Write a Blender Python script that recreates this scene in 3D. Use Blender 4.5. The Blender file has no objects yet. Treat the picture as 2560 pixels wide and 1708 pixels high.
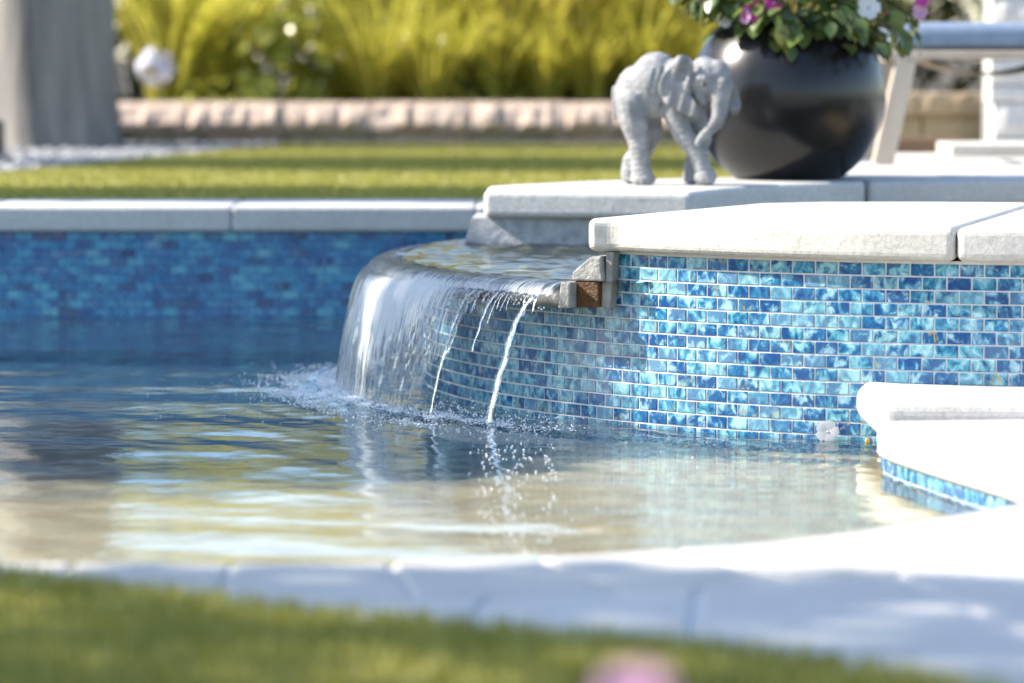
import bpy, bmesh, math, random
import numpy as np
from mathutils import Vector, Matrix, noise

random.seed(7); rng = np.random.default_rng(7)
R = math.radians
scene = bpy.context.scene
col = scene.collection

# ------------------------------------------------------------------ camera, sky, sun, exposure
CAM_H = 0.807                      # lens height above the pool water (z = 0)
cam_d = bpy.data.cameras.new('camera')
cam_d.sensor_width = 36.0
cam_d.lens = 9760 / 2560 * 36.0    # long portrait lens
cam_d.clip_start = 0.05; cam_d.clip_end = 500
cam_d.dof.use_dof = True
cam_d.dof.focus_distance = 8.12
cam_d.dof.aperture_fstop = 2.9
cam = bpy.data.objects.new('camera', cam_d); col.objects.link(cam)
cam.location = (0, 0, CAM_H)
cam.rotation_euler = (R(90) - math.atan(754 / 9760), 0, 0)
scene.camera = cam

SUN_EL, SUN_AZ = R(38), R(-86)     # azimuth clockwise from +Y (straight ahead)
world = bpy.data.worlds.new('World'); scene.world = world; world.use_nodes = True
wn = world.node_tree.nodes
sky = wn.new('ShaderNodeTexSky'); sky.sky_type = 'NISHITA'; sky.sun_disc = False
sky.sun_elevation = SUN_EL; sky.sun_rotation = SUN_AZ
sky.air_density = 1.0; sky.dust_density = 0.6; sky.ozone_density = 1.4
world.node_tree.links.new(sky.outputs[0], wn['Background'].inputs[0])
wn['Background'].inputs[1].default_value = 0.148
sun_d = bpy.data.lights.new('sun', 'SUN'); sun_d.energy = 5.0; sun_d.angle = R(0.5)
sun_d.color = (1.0, 0.93, 0.82)
sun = bpy.data.objects.new('sun', sun_d); col.objects.link(sun)
LDIR = Vector((math.sin(SUN_AZ) * math.cos(SUN_EL), math.cos(SUN_AZ) * math.cos(SUN_EL), math.sin(SUN_EL)))
sun.rotation_euler = LDIR.to_track_quat('Z', 'Y').to_euler()
sun.location = LDIR * 30
sun_d.cycles.is_caustics_light = True
vs = scene.view_settings
vs.view_transform = 'Standard'; vs.look = 'None'; vs.gamma = 1.0; vs.exposure = 1.30
vs.use_curve_mapping = False
scene.cycles.use_denoising = True
scene.cycles.caustics_reflective = False; scene.cycles.caustics_refractive = True
scene.cycles.max_bounces = 10; scene.cycles.transparent_max_bounces = 16
scene.cycles.sample_clamp_indirect = 30.0

# ------------------------------------------------------------------ helpers
class MB:
    """collects geometry for one mesh object"""
    def __init__(s): s.v = []; s.f = []
    def add(s, vs_, fs):
        n = len(s.v); s.v.extend([tuple(p) for p in vs_]); s.f.extend([tuple(i + n for i in f) for f in fs]); return s
    def box(s, c, d, rz=0.0, m=None):
        x, y, z = d[0] / 2, d[1] / 2, d[2] / 2
        p = [Vector((a, b, e)) for e in (-z, z) for b in (-y, y) for a in (-x, x)]
        mt = Matrix.Translation(c) @ (m.to_4x4() if m else Matrix.Rotation(rz, 4, 'Z'))
        return s.add([mt @ q for q in p], [(0, 2, 3, 1), (4, 5, 7, 6), (0, 1, 5, 4), (2, 6, 7, 3), (0, 4, 6, 2), (1, 3, 7, 5)])
    def prism(s, poly, z0, z1):
        n = len(poly)
        area = sum(poly[i][0] * poly[(i + 1) % n][1] - poly[(i + 1) % n][0] * poly[i][1] for i in range(n))
        if area < 0: poly = poly[::-1]
        vv = [(x, y, z0) for x, y in poly] + [(x, y, z1) for x, y in poly]
        return s.add(vv, [tuple(range(n))[::-1], tuple(range(n, 2 * n))] + [(i, (i + 1) % n, n + (i + 1) % n, n + i) for i in range(n)])
    def tube(s, path, rad, k=8, caps=True):
        path = [Vector(p) for p in path]; n = len(path)
        rr = rad if hasattr(rad, '__len__') else [rad] * n
        vv = []; ref = Vector((0.31, 0.77, 0.55))
        for i, p in enumerate(path):
            t = (path[min(i + 1, n - 1)] - path[max(i - 1, 0)]).normalized()
            a = t.cross(ref).normalized(); b = t.cross(a)
            for j in range(k):
                q = 2 * math.pi * j / k
                vv.append(p + (a * math.cos(q) + b * math.sin(q)) * rr[i])
        ff = [(i * k + j, i * k + (j + 1) % k, (i + 1) * k + (j + 1) % k, (i + 1) * k + j) for i in range(n - 1) for j in range(k)]
        if caps: ff += [tuple(range(k))[::-1], tuple(range((n - 1) * k, n * k))]
        return s.add(vv, ff)
    def lathe(s, prof, c=(0, 0, 0), k=48):
        vv = [(c[0] + r * math.cos(2 * math.pi * j / k), c[1] + r * math.sin(2 * math.pi * j / k), c[2] + z) for r, z in prof for j in range(k)]
        n = len(prof)
        ff = [(i * k + j, i * k + (j + 1) % k, (i + 1) * k + (j + 1) % k, (i + 1) * k + j) for i in range(n - 1) for j in range(k)]
        return s.add(vv, ff + [tuple(range(k))[::-1], tuple(range((n - 1) * k, n * k))])
    def ball(s, c, r, k=10, m=6, rot=None):
        r = r if hasattr(r, '__len__') else (r, r, r)
        vv = []; 
        for i in range(1, m):
            th = math.pi * i / m
            for j in range(k):
                ph = 2 * math.pi * j / k
                vv.append(Vector((r[0] * math.sin(th) * math.cos(ph), r[1] * math.sin(th) * math.sin(ph), r[2] * math.cos(th))))
        vv += [Vector((0, 0, r[2])), Vector((0, 0, -r[2]))]
        if rot: vv = [rot @ q for q in vv]
        vv = [q + Vector(c) for q in vv]
        t, b = (m - 1) * k, (m - 1) * k + 1
        ff = [(i * k + j, (i + 1) * k + j, (i + 1) * k + (j + 1) % k, i * k + (j + 1) % k) for i in range(m - 2) for j in range(k)]
        ff += [(t, j, (j + 1) % k) for j in range(k)] + [(b, (m - 2) * k + (j + 1) % k, (m - 2) * k + j) for j in range(k)]
        return s.add(vv, ff)
    def build(s, name, mat, parent=None, smooth=False, bevel=0, seg=2):
        me = bpy.data.meshes.new(name); me.from_pydata(s.v, [], s.f); me.update()
        return obj(name, me, mat, parent, smooth, bevel, seg)

def obj(name, me, mat, parent=None, smooth=False, bevel=0, seg=2):
    if mat and not me.materials: me.materials.append(mat)
    if smooth: me.polygons.foreach_set('use_smooth', [True] * len(me.polygons))
    o = bpy.data.objects.new(name, me); col.objects.link(o)
    if parent: o.parent = parent
    if bevel:
        b = o.modifiers.new('bevel', 'BEVEL'); b.width = bevel; b.segments = seg; b.limit_method = 'ANGLE'; b.angle_limit = R(35)
    return o
def tag(o, label=None, cat=None, group=None, kind=None):
    if label: o['label'] = label
    if cat: o['category'] = cat
    if group: o['group'] = group
    if kind: o['kind'] = kind
    return o
def thing(name, label, cat, loc=(0, 0, 0), group=None):
    o = bpy.data.objects.new(name, None); col.objects.link(o); o.location = loc; o.empty_display_size = .1
    return tag(o, label, cat, group)
def np_mesh(name, V, F):
    me = bpy.data.meshes.new(name); V = np.asarray(V, np.float32); F = np.asarray(F, np.int32)
    me.vertices.add(len(V)); me.vertices.foreach_set('co', V.ravel())
    k = F.shape[1]
    me.loops.add(F.size); me.loops.foreach_set('vertex_index', F.ravel())
    me.polygons.add(len(F)); me.polygons.foreach_set('loop_start', np.arange(0, F.size, k, dtype=np.int32))
    me.update(calc_edges=True); me.validate(); return me
def grid_mesh(name, P):
    n, m = P.shape[:2]; i = np.arange(n * m).reshape(n, m)
    F = np.stack([i[:-1, :-1], i[:-1, 1:], i[1:, 1:], i[1:, :-1]], -1).reshape(-1, 4)
    return np_mesh(name, P.reshape(-1, 3), F)
def strew(name, tmplV, tmplF, loc, scale, rz, tilt=None):
    """many copies of a tiny template joined into one mesh (uncountable stuff)"""
    T = np.asarray(tmplV, np.float64); n = len(loc)
    V = T[None] * np.asarray(scale)[:, None, :]
    if tilt is not None:
        c, s_ = np.cos(tilt), np.sin(tilt); y, z = V[..., 1].copy(), V[..., 2].copy()
        V[..., 1] = y * c[:, None] - z * s_[:, None]; V[..., 2] = y * s_[:, None] + z * c[:, None]
    c, s_ = np.cos(rz), np.sin(rz); x, y = V[..., 0].copy(), V[..., 1].copy()
    V[..., 0] = x * c[:, None] - y * s_[:, None]; V[..., 1] = x * s_[:, None] + y * c[:, None]
    V += np.asarray(loc)[:, None, :]
    F = (np.asarray(tmplF)[None] + (np.arange(n) * len(T))[:, None, None]).reshape(-1, len(tmplF[0]))
    return np_mesh(name, V.reshape(-1, 3), F)

# ------------------------------------------------------------------ materials
class NT:
    def __init__(s, name):
        s.m = bpy.data.materials.new(name); s.m.use_nodes = True
        s.t = s.m.node_tree; s.t.nodes.clear(); s.out = s.n('ShaderNodeOutputMaterial')
    def n(s, typ, **kw):
        nd = s.t.nodes.new(typ)
        for k, v in kw.items():
            if k.startswith('i_'):
                key = k[2:]; key = int(key) if key.isdigit() else key.replace('_', ' ')
                if hasattr(v, 'is_linked') or isinstance(v, bpy.types.NodeSocket): s.t.links.new(v, nd.inputs[key])
                else: nd.inputs[key].default_value = v
            else: setattr(nd, k, v)
        return nd
    def link(s, a, b): s.t.links.new(a, b)
    def coords(s, scale=(1, 1, 1), kind='pos'):
        src = s.n('ShaderNodeNewGeometry').outputs['Position'] if kind == 'pos' else s.n('ShaderNodeTexCoord').outputs[kind]
        mp = s.n('ShaderNodeMapping'); s.link(src, mp.inputs[0]); mp.inputs['Scale'].default_value = scale
        return mp.outputs[0]
    def noise(s, vec, scale, detail=4, rough=.55, dist=0):
        nd = s.n('ShaderNodeTexNoise'); s.link(vec, nd.inputs['Vector'])
        nd.inputs['Scale'].default_value = scale; nd.inputs['Detail'].default_value = detail
        nd.inputs['Roughness'].default_value = rough; nd.inputs['Distortion'].default_value = dist
        return nd.outputs['Fac']
    def ramp(s, fac, stops, interp='LINEAR'):
        r = s.n('ShaderNodeValToRGB'); s.link(fac, r.inputs[0]); cr = r.color_ramp; cr.interpolation = interp
        while len(cr.elements) < len(stops): cr.elements.new(.5)
        for e, (p, c) in zip(cr.elements, stops):
            e.position = p; e.color = tuple(c) + (1,) if len(c) == 3 else c
        return r.outputs[0]
    def math(s, op, a, b=0.0, clamp=False):
        m = s.n('ShaderNodeMath', operation=op); m.use_clamp = clamp
        for i, v in enumerate((a, b)):
            if isinstance(v, bpy.types.NodeSocket): s.link(v, m.inputs[i])
            else: m.inputs[i].default_value = v
        return m.outputs[0]
    def mixc(s, fac, a, b, mode='MIX'):
        m = s.n('ShaderNodeMix', data_type='RGBA', blend_type=mode)
        for i, v in ((0, fac), (6, a), (7, b)):
            if isinstance(v, bpy.types.NodeSocket): s.link(v, m.inputs[i])
            else: m.inputs[i].default_value = v if i == 0 else tuple(v) + (1,)
        return m.outputs[2]
    def bump(s, h, strength=.3, dist=.01, nrm=None):
        b = s.n('ShaderNodeBump'); s.link(h, b.inputs['Height']); b.inputs['Strength'].default_value = strength; b.inputs['Distance'].default_value = dist
        if nrm: s.link(nrm, b.inputs['Normal'])
        return b.outputs[0]
    def pbsdf(s, color, rough=.6, normal=None, **kw):
        p = s.n('ShaderNodeBsdfPrincipled')
        for key, v in [('Base Color', color), ('Roughness', rough)] + list(kw.items()):
            if isinstance(v, bpy.types.NodeSocket): s.link(v, p.inputs[key])
            else: p.inputs[key].default_value = tuple(v) + (1,) if isinstance(v, tuple) and len(v) == 3 else v
        if normal: s.link(normal, p.inputs['Normal'])
        return p.outputs[0]
    def mixs(s, fac, a, b):
        m = s.n('ShaderNodeMixShader'); 
        if isinstance(fac, bpy.types.NodeSocket): s.link(fac, m.inputs[0])
        else: m.inputs[0].default_value = fac
        s.link(a, m.inputs[1]); s.link(b, m.inputs[2]); return m.outputs[0]
    def done(s, sh): s.link(sh, s.out.inputs[0]); return s.m

def simple(name, c1, c2, scale=6, rough=.6, bump=None, stretch=(1, 1, 1), kind='pos', detail=5, **kw):
    t = NT(name); v = t.coords(stretch, kind); f = t.noise(v, scale, detail)
    c = t.ramp(f, [(.3, c1), (.7, c2)]); nb = None
    if bump: nb = t.bump(t.noise(v, bump[0], 6, .65), bump[1], bump[2])
    return t.done(t.pbsdf(c, rough, nb, **kw))

def stone_mat(name, c1, c2, pits=True, rough=.75):
    t = NT(name); v = t.coords()
    f = t.noise(v, 5, 6, .6); g = t.noise(v, 90, 4, .7)
    c = t.ramp(f, [(.25, c1), (.75, c2)])
    c = t.mixc(.35, c, t.ramp(g, [(.35, tuple(x * .6 for x in c1)), (.6, c2)]), 'MIX')
    vor = t.n('ShaderNodeTexVoronoi', feature='F1'); t.link(v, vor.inputs['Vector']); vor.inputs['Scale'].default_value = 42
    pit = t.ramp(vor.outputs['Distance'], [(.05, (0, 0, 0)), (.16, (1, 1, 1))])
    sel = t.ramp(t.noise(v, 9, 3), [(.52, (1, 1, 1)), (.6, (0, 0, 0))])
    pit = t.mixc(1.0, pit, sel, 'LIGHTEN')
    n1 = t.bump(t.noise(v, 320, 3, .7), .35, .0025)
    n2 = t.bump(t.noise(v, 38, 5, .6), .35, .006, n1)
    if pits: n2 = t.bump(pit, .6, .003, n2)
    return t.done(t.pbsdf(c, rough, n2))

M_coping = stone_mat('pale_cast_stone', (.43, .40, .355), (.58, .55, .505))
M_coping_cool = stone_mat('grey_cast_stone', (.44, .43, .41), (.56, .55, .53), pits=False)
M_deck = stone_mat('pale_deck_stone', (.46, .43, .39), (.60, .57, .53), pits=False)
M_grout = simple('grout', (.54, .51, .50), (.66, .63, .62), 40, .85, (300, .3, .002))
M_mortar = simple('mortar', (.20, .19, .175), (.34, .32, .30), 25, .9, (120, .5, .006))
M_rough_stone = simple('rough_grey_stone', (.26, .28, .31), (.42, .43, .44), 30, .85, (60, .8, .015))
M_ledge = simple('weathered_grey_ledgestone', (.20, .19, .17), (.44, .42, .39), 45, .8, (110, .8, .008))
M_amber_stone = simple('amber_ledgestone', (.05, .018, .002), (.19, .075, .010), 45, .4, (130, 1.0, .010))
M_goldstone = simple('golden_spill_stone', (.30, .22, .07), (.52, .42, .20), 18, .5, (60, .4, .006))
M_lip = simple('wet_lip_stone', (.14, .13, .12), (.30, .28, .25), 30, .25, (90, .5, .006))
M_plaster = simple('sandy_pool_plaster', (.52, .38, .20), (.74, .60, .38), 9, .7, (120, .3, .004), detail=8)

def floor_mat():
    t = NT('water_tinted_plaster'); v = t.coords()  # deep-end blue is painted in, standing for light the water absorbs
    at = t.n('ShaderNodeAttribute', attribute_name='deep_tint')
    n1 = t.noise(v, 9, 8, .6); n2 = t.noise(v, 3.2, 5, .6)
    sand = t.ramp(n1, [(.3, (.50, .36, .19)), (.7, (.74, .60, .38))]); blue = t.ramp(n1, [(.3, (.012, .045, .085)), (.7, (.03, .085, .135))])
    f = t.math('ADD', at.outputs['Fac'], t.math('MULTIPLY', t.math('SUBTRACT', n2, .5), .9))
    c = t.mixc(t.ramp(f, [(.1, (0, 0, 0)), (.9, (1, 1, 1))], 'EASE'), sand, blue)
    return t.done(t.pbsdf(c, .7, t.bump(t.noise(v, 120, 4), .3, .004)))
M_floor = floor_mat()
def tile_material(name, gain=(1, 1, 1)):
    t = NT(name)
    oi = t.n('ShaderNodeObjectInfo'); ge = t.n('ShaderNodeNewGeometry')
    rnd = t.math('FRACT', t.math('ADD', t.math('MULTIPLY', oi.outputs['Random'], 37.31), t.math('MULTIPLY', ge.outputs['Random Per Island'], 11.77)))
    r2 = t.math('FRACT', t.math('MULTIPLY', rnd, 17.13)); r3 = t.math('FRACT', t.math('MULTIPLY', rnd, 91.7))
    off = t.n('ShaderNodeCombineXYZ', i_0=t.math('MULTIPLY', rnd, 50.0), i_1=t.math('MULTIPLY', r2, 50.0), i_2=t.math('MULTIPLY', r3, 50.0))
    add = t.n('ShaderNodeVectorMath', operation='ADD'); t.link(t.coords(), add.inputs[0]); t.link(off.outputs[0], add.inputs[1])
    mp = t.n('ShaderNodeMapping'); t.link(add.outputs[0], mp.inputs[0]); mp.inputs['Scale'].default_value = (1, 1, .8)
    v = mp.outputs[0]
    swirl = t.noise(v, 46, 4, .58, .6)
    swirl2 = t.noise(v, 62, 3, .6, .8)
    base = t.ramp(rnd, [(0, (.007, .075, .20)), (.25, (.011, .12, .27)), (.50, (.017, .17, .31)), (.72, (.03, .22, .33)), (.92, (.065, .27, .35)), (1.0, (.15, .32, .35))])
    deep = t.mixc(t.ramp(swirl, [(.38, (1,) * 3), (.51, (0, 0, 0))]), base, (.005, .05, .18))
    lite = t.mixc(t.ramp(swirl, [(.50, (0, 0, 0)), (.66, (.9,) * 3)]), deep, (.32, .52, .58))
    amb_sel = t.ramp(r2, [(.80, (0, 0, 0)), (.86, (1, 1, 1))])
    amb = t.mixc(1.0, t.ramp(swirl2, [(.56, (0, 0, 0)), (.66, (.75,) * 3)]), amb_sel, 'MULTIPLY')
    c = t.mixc(amb, lite, (.30, .25, .08))
    c = t.mixc(t.ramp(r3, [(.6, (0, 0, 0)), (1, (.35,) * 3)]), c, (.25, .45, .52))
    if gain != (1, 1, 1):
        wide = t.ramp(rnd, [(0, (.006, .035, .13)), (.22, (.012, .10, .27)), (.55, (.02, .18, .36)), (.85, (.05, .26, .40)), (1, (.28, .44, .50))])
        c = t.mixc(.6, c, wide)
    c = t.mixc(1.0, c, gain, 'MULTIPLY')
    nb = t.bump(t.noise(t.coords(), 70, 2), .10, .004)
    return t.done(t.pbsdf(c, .12, nb, **{'Coat Weight': .2, 'Coat Roughness': .03, 'Specular IOR Level': .5}))
M_tile = tile_material('blue_glass_mosaic')
M_tile_shaded = tile_material('shaded_blue_glass_mosaic', (.42, .88, 1.0))  # same tile for the back wall, its shade put into the colour
M_grout_shaded = simple('shaded_grey_grout', (.10, .20, .32), (.16, .28, .42), 40, .85, (300, .3, .002))  # grout copy darkened to carry the back wall's shade

def water_material(name, tint, fine=.05, fscale=28, stretch=(1, 1, 1), rough=.0, refract=False):
    t = NT(name); v = t.coords(stretch)
    h = t.noise(v, fscale, 4, .6); h2 = t.noise(v, fscale * .33, 2, .5)
    nb = t.bump(h, fine, .01); nb = t.bump(h2, fine * 1.3, .025, nb)
    fr = t.n('ShaderNodeFresnel'); fr.inputs['IOR'].default_value = 1.333; t.link(nb, fr.inputs['Normal'])
    if refract:
        gs = t.n('ShaderNodeBsdfGlass'); gs.inputs['IOR'].default_value = 1.333; gs.inputs['Roughness'].default_value = 0; gs.inputs[0].default_value = tint + (1,); t.link(nb, gs.inputs['Normal'])
        return t.done(gs.outputs[0])
    tr = t.n('ShaderNodeBsdfTransparent')
    tr.inputs[0].default_value = tint + (1,)
    gl = t.n('ShaderNodeBsdfGlossy'); gl.inputs['Roughness'].default_value = rough; t.link(nb, gl.inputs['Normal'])
    return t.done(t.mixs(fr.outputs[0], tr.outputs[0], gl.outputs[0]))
M_water = water_material('pool_water', (.90, .96, .98), .055, 26, refract=True)
M_spawater = water_material('spa_water', (.85, .93, .95), .10, 40)

def sheet_material():
    t = NT('falling_water')
    at = t.n('ShaderNodeAttribute', attribute_name='sheen_aer'); st = t.n('ShaderNodeAttribute', attribute_name='streak')  # white mask: painted sky reflection together with trapped air
    nz = t.noise(st.outputs['Vector'], 1.0, 4, .6)
    nb = t.bump(nz, .7, .006)
    fr = t.n('ShaderNodeFresnel'); fr.inputs['IOR'].default_value = 1.62; t.link(nb, fr.inputs['Normal'])
    tr = t.n('ShaderNodeBsdfTransparent'); tr.inputs[0].default_value = (.93, .96, .98, 1)
    gl = t.n('ShaderNodeBsdfGlossy'); gl.inputs['Roughness'].default_value = .06; t.link(nb, gl.inputs['Normal'])
    clear = t.mixs(fr.outputs[0], tr.outputs[0], gl.outputs[0])
    df = t.n('ShaderNodeBsdfDiffuse'); df.inputs[0].default_value = (.82, .87, .92, 1); t.link(nb, df.inputs['Normal'])
    tl = t.n('ShaderNodeBsdfTranslucent'); tl.inputs[0].default_value = (.78, .83, .88, 1)
    white = t.mixs(.45, df.outputs[0], tl.outputs[0])
    strk = t.math('ADD', at.outputs['Fac'], t.math('MULTIPLY', t.math('SUBTRACT', nz, .5), 2.6))
    fac = t.ramp(strk, [(.26, (0, 0, 0)), (.80, (.88,) * 3)])
    return t.done(t.mixs(fac, clear, white))
M_sheet = sheet_material()
def glassy():
    t = NT('clear_water_stream'); v = t.coords((1, 1, .25))
    nb = t.bump(t.noise(v, 160, 3), .5, .004)
    fr = t.n('ShaderNodeFresnel'); fr.inputs['IOR'].default_value = 1.45; t.link(nb, fr.inputs['Normal'])
    tr = t.n('ShaderNodeBsdfTransparent'); tr.inputs[0].default_value = (.93, .96, .98, 1)
    gl = t.n('ShaderNodeBsdfGlossy'); gl.inputs['Roughness'].default_value = .08; t.link(nb, gl.inputs['Normal'])
    df = t.n('ShaderNodeBsdfDiffuse'); df.inputs[0].default_value = (.55, .6, .65, 1)
    a = t.mixs(t.math('ADD', fr.outputs[0], .02, True), tr.outputs[0], gl.outputs[0])
    return t.done(t.mixs(t.ramp(t.noise(v, 120, 3), [(.54, (.0,) * 3), (.70, (.22,) * 3)]), a, df.outputs[0]))
M_stream = glassy()
def foam_mat():
    t = NT('foam_bubbles'); v = t.coords()
    tr = t.n('ShaderNodeBsdfTransparent'); tr.inputs[0].default_value = (.95, .97, 1, 1)
    p = t.pbsdf((.92, .95, .97), .12, None, **{'Coat Weight': 1.0, 'Coat Roughness': .05})
    return t.done(t.mixs(.72, tr.outputs[0], p))
M_foam = foam_mat()
def drop_mat():
    t = NT('water_bead'); tr = t.n('ShaderNodeBsdfTransparent')
    p = t.pbsdf((.85, .88, .92), .12, None, **{'Specular IOR Level': 1.0, 'Coat Weight': 1.0, 'Coat Roughness': .08})
    return t.done(t.mixs(.6, tr.outputs[0], p))
M_drop = drop_mat()

def leaf_mat(name, c1, c2, trans=.45, rough=.35, scale=9, rnd=True):
    t = NT(name); ge = t.n('ShaderNodeNewGeometry')
    f = t.math('ADD', t.math('MULTIPLY', ge.outputs['Random Per Island'], .7), t.math('MULTIPLY', t.noise(t.coords(), scale, 2), .3))
    c = t.ramp(f, [(.15, c1), (.85, c2)])
    p = t.pbsdf(c, rough, None, **{'Specular IOR Level': .5})
    tl = t.n('ShaderNodeBsdfTranslucent'); t.link(t.mixc(.35, c, (.42, .36, .03)), tl.inputs[0])
    return t.done(t.mixs(trans, p, tl.outputs[0]))
M_strap = leaf_mat('golden_green_strap_leaf', (.30, .31, .04), (.76, .68, .15), .55, .25)
M_strap_dry = leaf_mat('straw_strap_leaf', (.56, .43, .14), (.85, .69, .30), .5, .25)
M_strap_pale = leaf_mat('glint_strap_leaf', (.60, .54, .30), (.80, .74, .50), .4, .2)  # pale leaf colour put in for bright out-of-focus glints
M_shrub = leaf_mat('fresh_green_shrub_leaf', (.28, .33, .04), (.64, .62, .14), .5, .25)
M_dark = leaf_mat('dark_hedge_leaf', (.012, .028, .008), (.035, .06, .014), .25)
M_potleaf = leaf_mat('bedding_plant_leaf', (.045, .085, .025), (.14, .19, .05), .3, .3)
M_turf = leaf_mat('turf_blade', (.21, .21, .035), (.46, .42, .10), .35, .5)
M_turf_base = simple('turf_backing', (.13, .14, .03), (.23, .23, .055), 60, .9, (200, .6, .01))
M_petal_w = leaf_mat('white_petal', (.75, .76, .80), (.85, .85, .88), .35, .5)
M_petal_f = leaf_mat('wet_white_petal', (.42, .44, .48), (.55, .56, .60), .4, .4)
M_petal_m = leaf_mat('magenta_petal', (.45, .01, .22), (.62, .03, .33), .3, .5)
M_petal_p = leaf_mat('pink_petal', (.52, .25, .46), (.62, .34, .55), .35, .5)
M_petal_l = leaf_mat('lilac_petal', (.55, .55, .80), (.80, .80, .92), .35, .5)
M_stem = simple('green_stem', (.08, .12, .03), (.14, .18, .05), 30, .6)
M_bark = simple('fibrous_grey_trunk', (.11, .105, .105), (.44, .40, .36), 8, .9, (34, 1.0, .05), stretch=(1, 1, .10), kind='Object')
M_treebark = simple('brown_bark', (.10, .07, .05), (.20, .15, .11), 12, .9, (40, .6, .02), stretch=(1, 1, .3))
M_pinkblock = simple('pinkish_split_block', (.46, .34, .27), (.64, .51, .43), 12, .9, (45, .9, .03))
M_tanblock = simple('tan_wall_block', (.40, .29, .18), (.52, .40, .27), 9, .9, (60, .5, .01))
M_greyblock = simple('grey_brown_block', (.28, .24, .18), (.44, .38, .30), 12, .9, (50, .7, .02))
M_gravel = leaf_mat('grey_gravel', (.10, .10, .115), (.42, .41, .40), 0.0, .8)
M_pot = None
def pot_mat():
    t = NT('black_satin_glaze'); v = t.coords()
    nb = t.bump(t.noise(v, 140, 3), .06, .003)
    rg = t.ramp(t.noise(v, 7, 4), [(.3, (.23,) * 3), (.7, (.29,) * 3)])
    return t.done(t.pbsdf((.010, .0095, .010), rg, nb, **{'Specular IOR Level': .42}))
M_pot = pot_mat()
M_soil = simple('potting_soil', (.02, .015, .01), (.05, .035, .025), 40, .95)
def ele_mat():
    t = NT('weathered_grey_cast_elephant'); v = t.coords((1, 1, 1), 'Object')
    f = t.noise(v, 25, 6, .65); c = t.ramp(f, [(.3, (.17, .17, .175)), (.68, (.35, .345, .34))])
    vz = t.coords((.6, .6, 3.2), 'Object')
    w = t.noise(vz, 42, 5, .6, .6)
    vo = t.n('ShaderNodeTexVoronoi', feature='DISTANCE_TO_EDGE'); t.link(t.coords((1, 1, 2.0), 'Object'), vo.inputs['Vector']); vo.inputs['Scale'].default_value = 75
    nb = t.bump(w, .9, .006); nb = t.bump(vo.outputs['Distance'], .35, .003, nb)
    return t.done(t.pbsdf(c, .75, nb))
M_ele = ele_mat()
M_eye = simple('dark_eye', (.03, .025, .02), (.06, .05, .04), 40, .25)
M_cushion = simple('blue_grey_outdoor_fabric', (.16, .21, .29), (.20, .26, .35), 30, .9, (500, .25, .002))
M_teak = simple('weathered_teak', (.36, .29, .22), (.48, .41, .33), 9, .7, (60, .3, .004), stretch=(1, 1, .15))
M_sling = simple('tan_webbing', (.24, .19, .12), (.34, .28, .19), 40, .8, (300, .3, .002))
M_sleeper = simple('brown_timber', (.10, .06, .035), (.18, .11, .065), 10, .8, (50, .5, .008), stretch=(.15, 1, 1))
M_white_stone = stone_mat('stacked_white_stone', (.42, .40, .38), (.60, .58, .55), pits=False, rough=.85)
M_blackmetal = simple('black_powder_coat', (.012, .012, .014), (.02, .02, .022), 40, .45)
M_earth = simple('garden_earth', (.05, .04, .03), (.10, .08, .055), 12, .95, (40, .7, .03))

# ------------------------------------------------------------------ the setting: ground
CX, CY = 1.29, 9.22                     # centre of the round spa
def pol(r, deg): return (CX + r * math.cos(R(deg)), CY + r * math.sin(R(deg)))
def rel(x, y): return (CX + x, CY + y)

Z_DECK, Z_LAWN, Z_COP = 0.10, 0.325, 0.436
# pool edge near the camera, from the spa round to the far left
EDGE = [(.685, 7.60), (.685, 7.24), (.705, 7.10), (.77, 6.81), (.835, 6.55), (.872, 6.30), (.862, 6.12), (.81, 5.98), (.70, 5.84), (.52, 5.62), (.342, 5.46), (.147, 5.36), (-.043, 5.29), (-.25, 5.26), (-.466, 5.255), (-.69, 5.27), (-1.0, 5.32), (-1.6, 5.52), (-2.3, 5.95), (-2.9, 6.7), (-3.3, 7.8)]
def smooth_line(pts, n):
    pts = [Vector((p[0], p[1], 0)) for p in pts]; out = []
    for i in range(len(pts) - 1):
        p0, p1, p2, p3 = pts[max(i - 1, 0)], pts[i], pts[i + 1], pts[min(i + 2, len(pts) - 1)]
        for k in range(n):
            t = k / n
            out.append(.5 * ((2 * p1) + (p2 - p0) * t + (2 * p0 - 5 * p1 + 4 * p2 - p3) * t * t + (3 * p1 - p0 - 3 * p2 + p3) * t ** 3))
    out.append(pts[-1]); return out
EL = smooth_line(EDGE[1:], 5)
def offs(line, d):
    res = []
    for i, p in enumerate(line):
        t = (line[min(i + 1, len(line) - 1)] - line[max(i - 1, 0)]).normalized()
        nrm = Vector((-t.y, t.x, 0))           # travelling towards the camera then left: left-hand normal points out of the pool
        res.append(p + nrm * d)
    return res

g = MB()
g.prism([(-60, -8), (60, -8), (60, 5.3), (1.2, 5.3), (1.6, 7.2), (60, 7.2), (60, 120), (-60, 120), (-60, 11.9), (2.7, 11.9), (2.7, 8), (1.6, 7.19), (1.19, 5.29), (-60, 4.9)], -.30, -.28)
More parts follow.
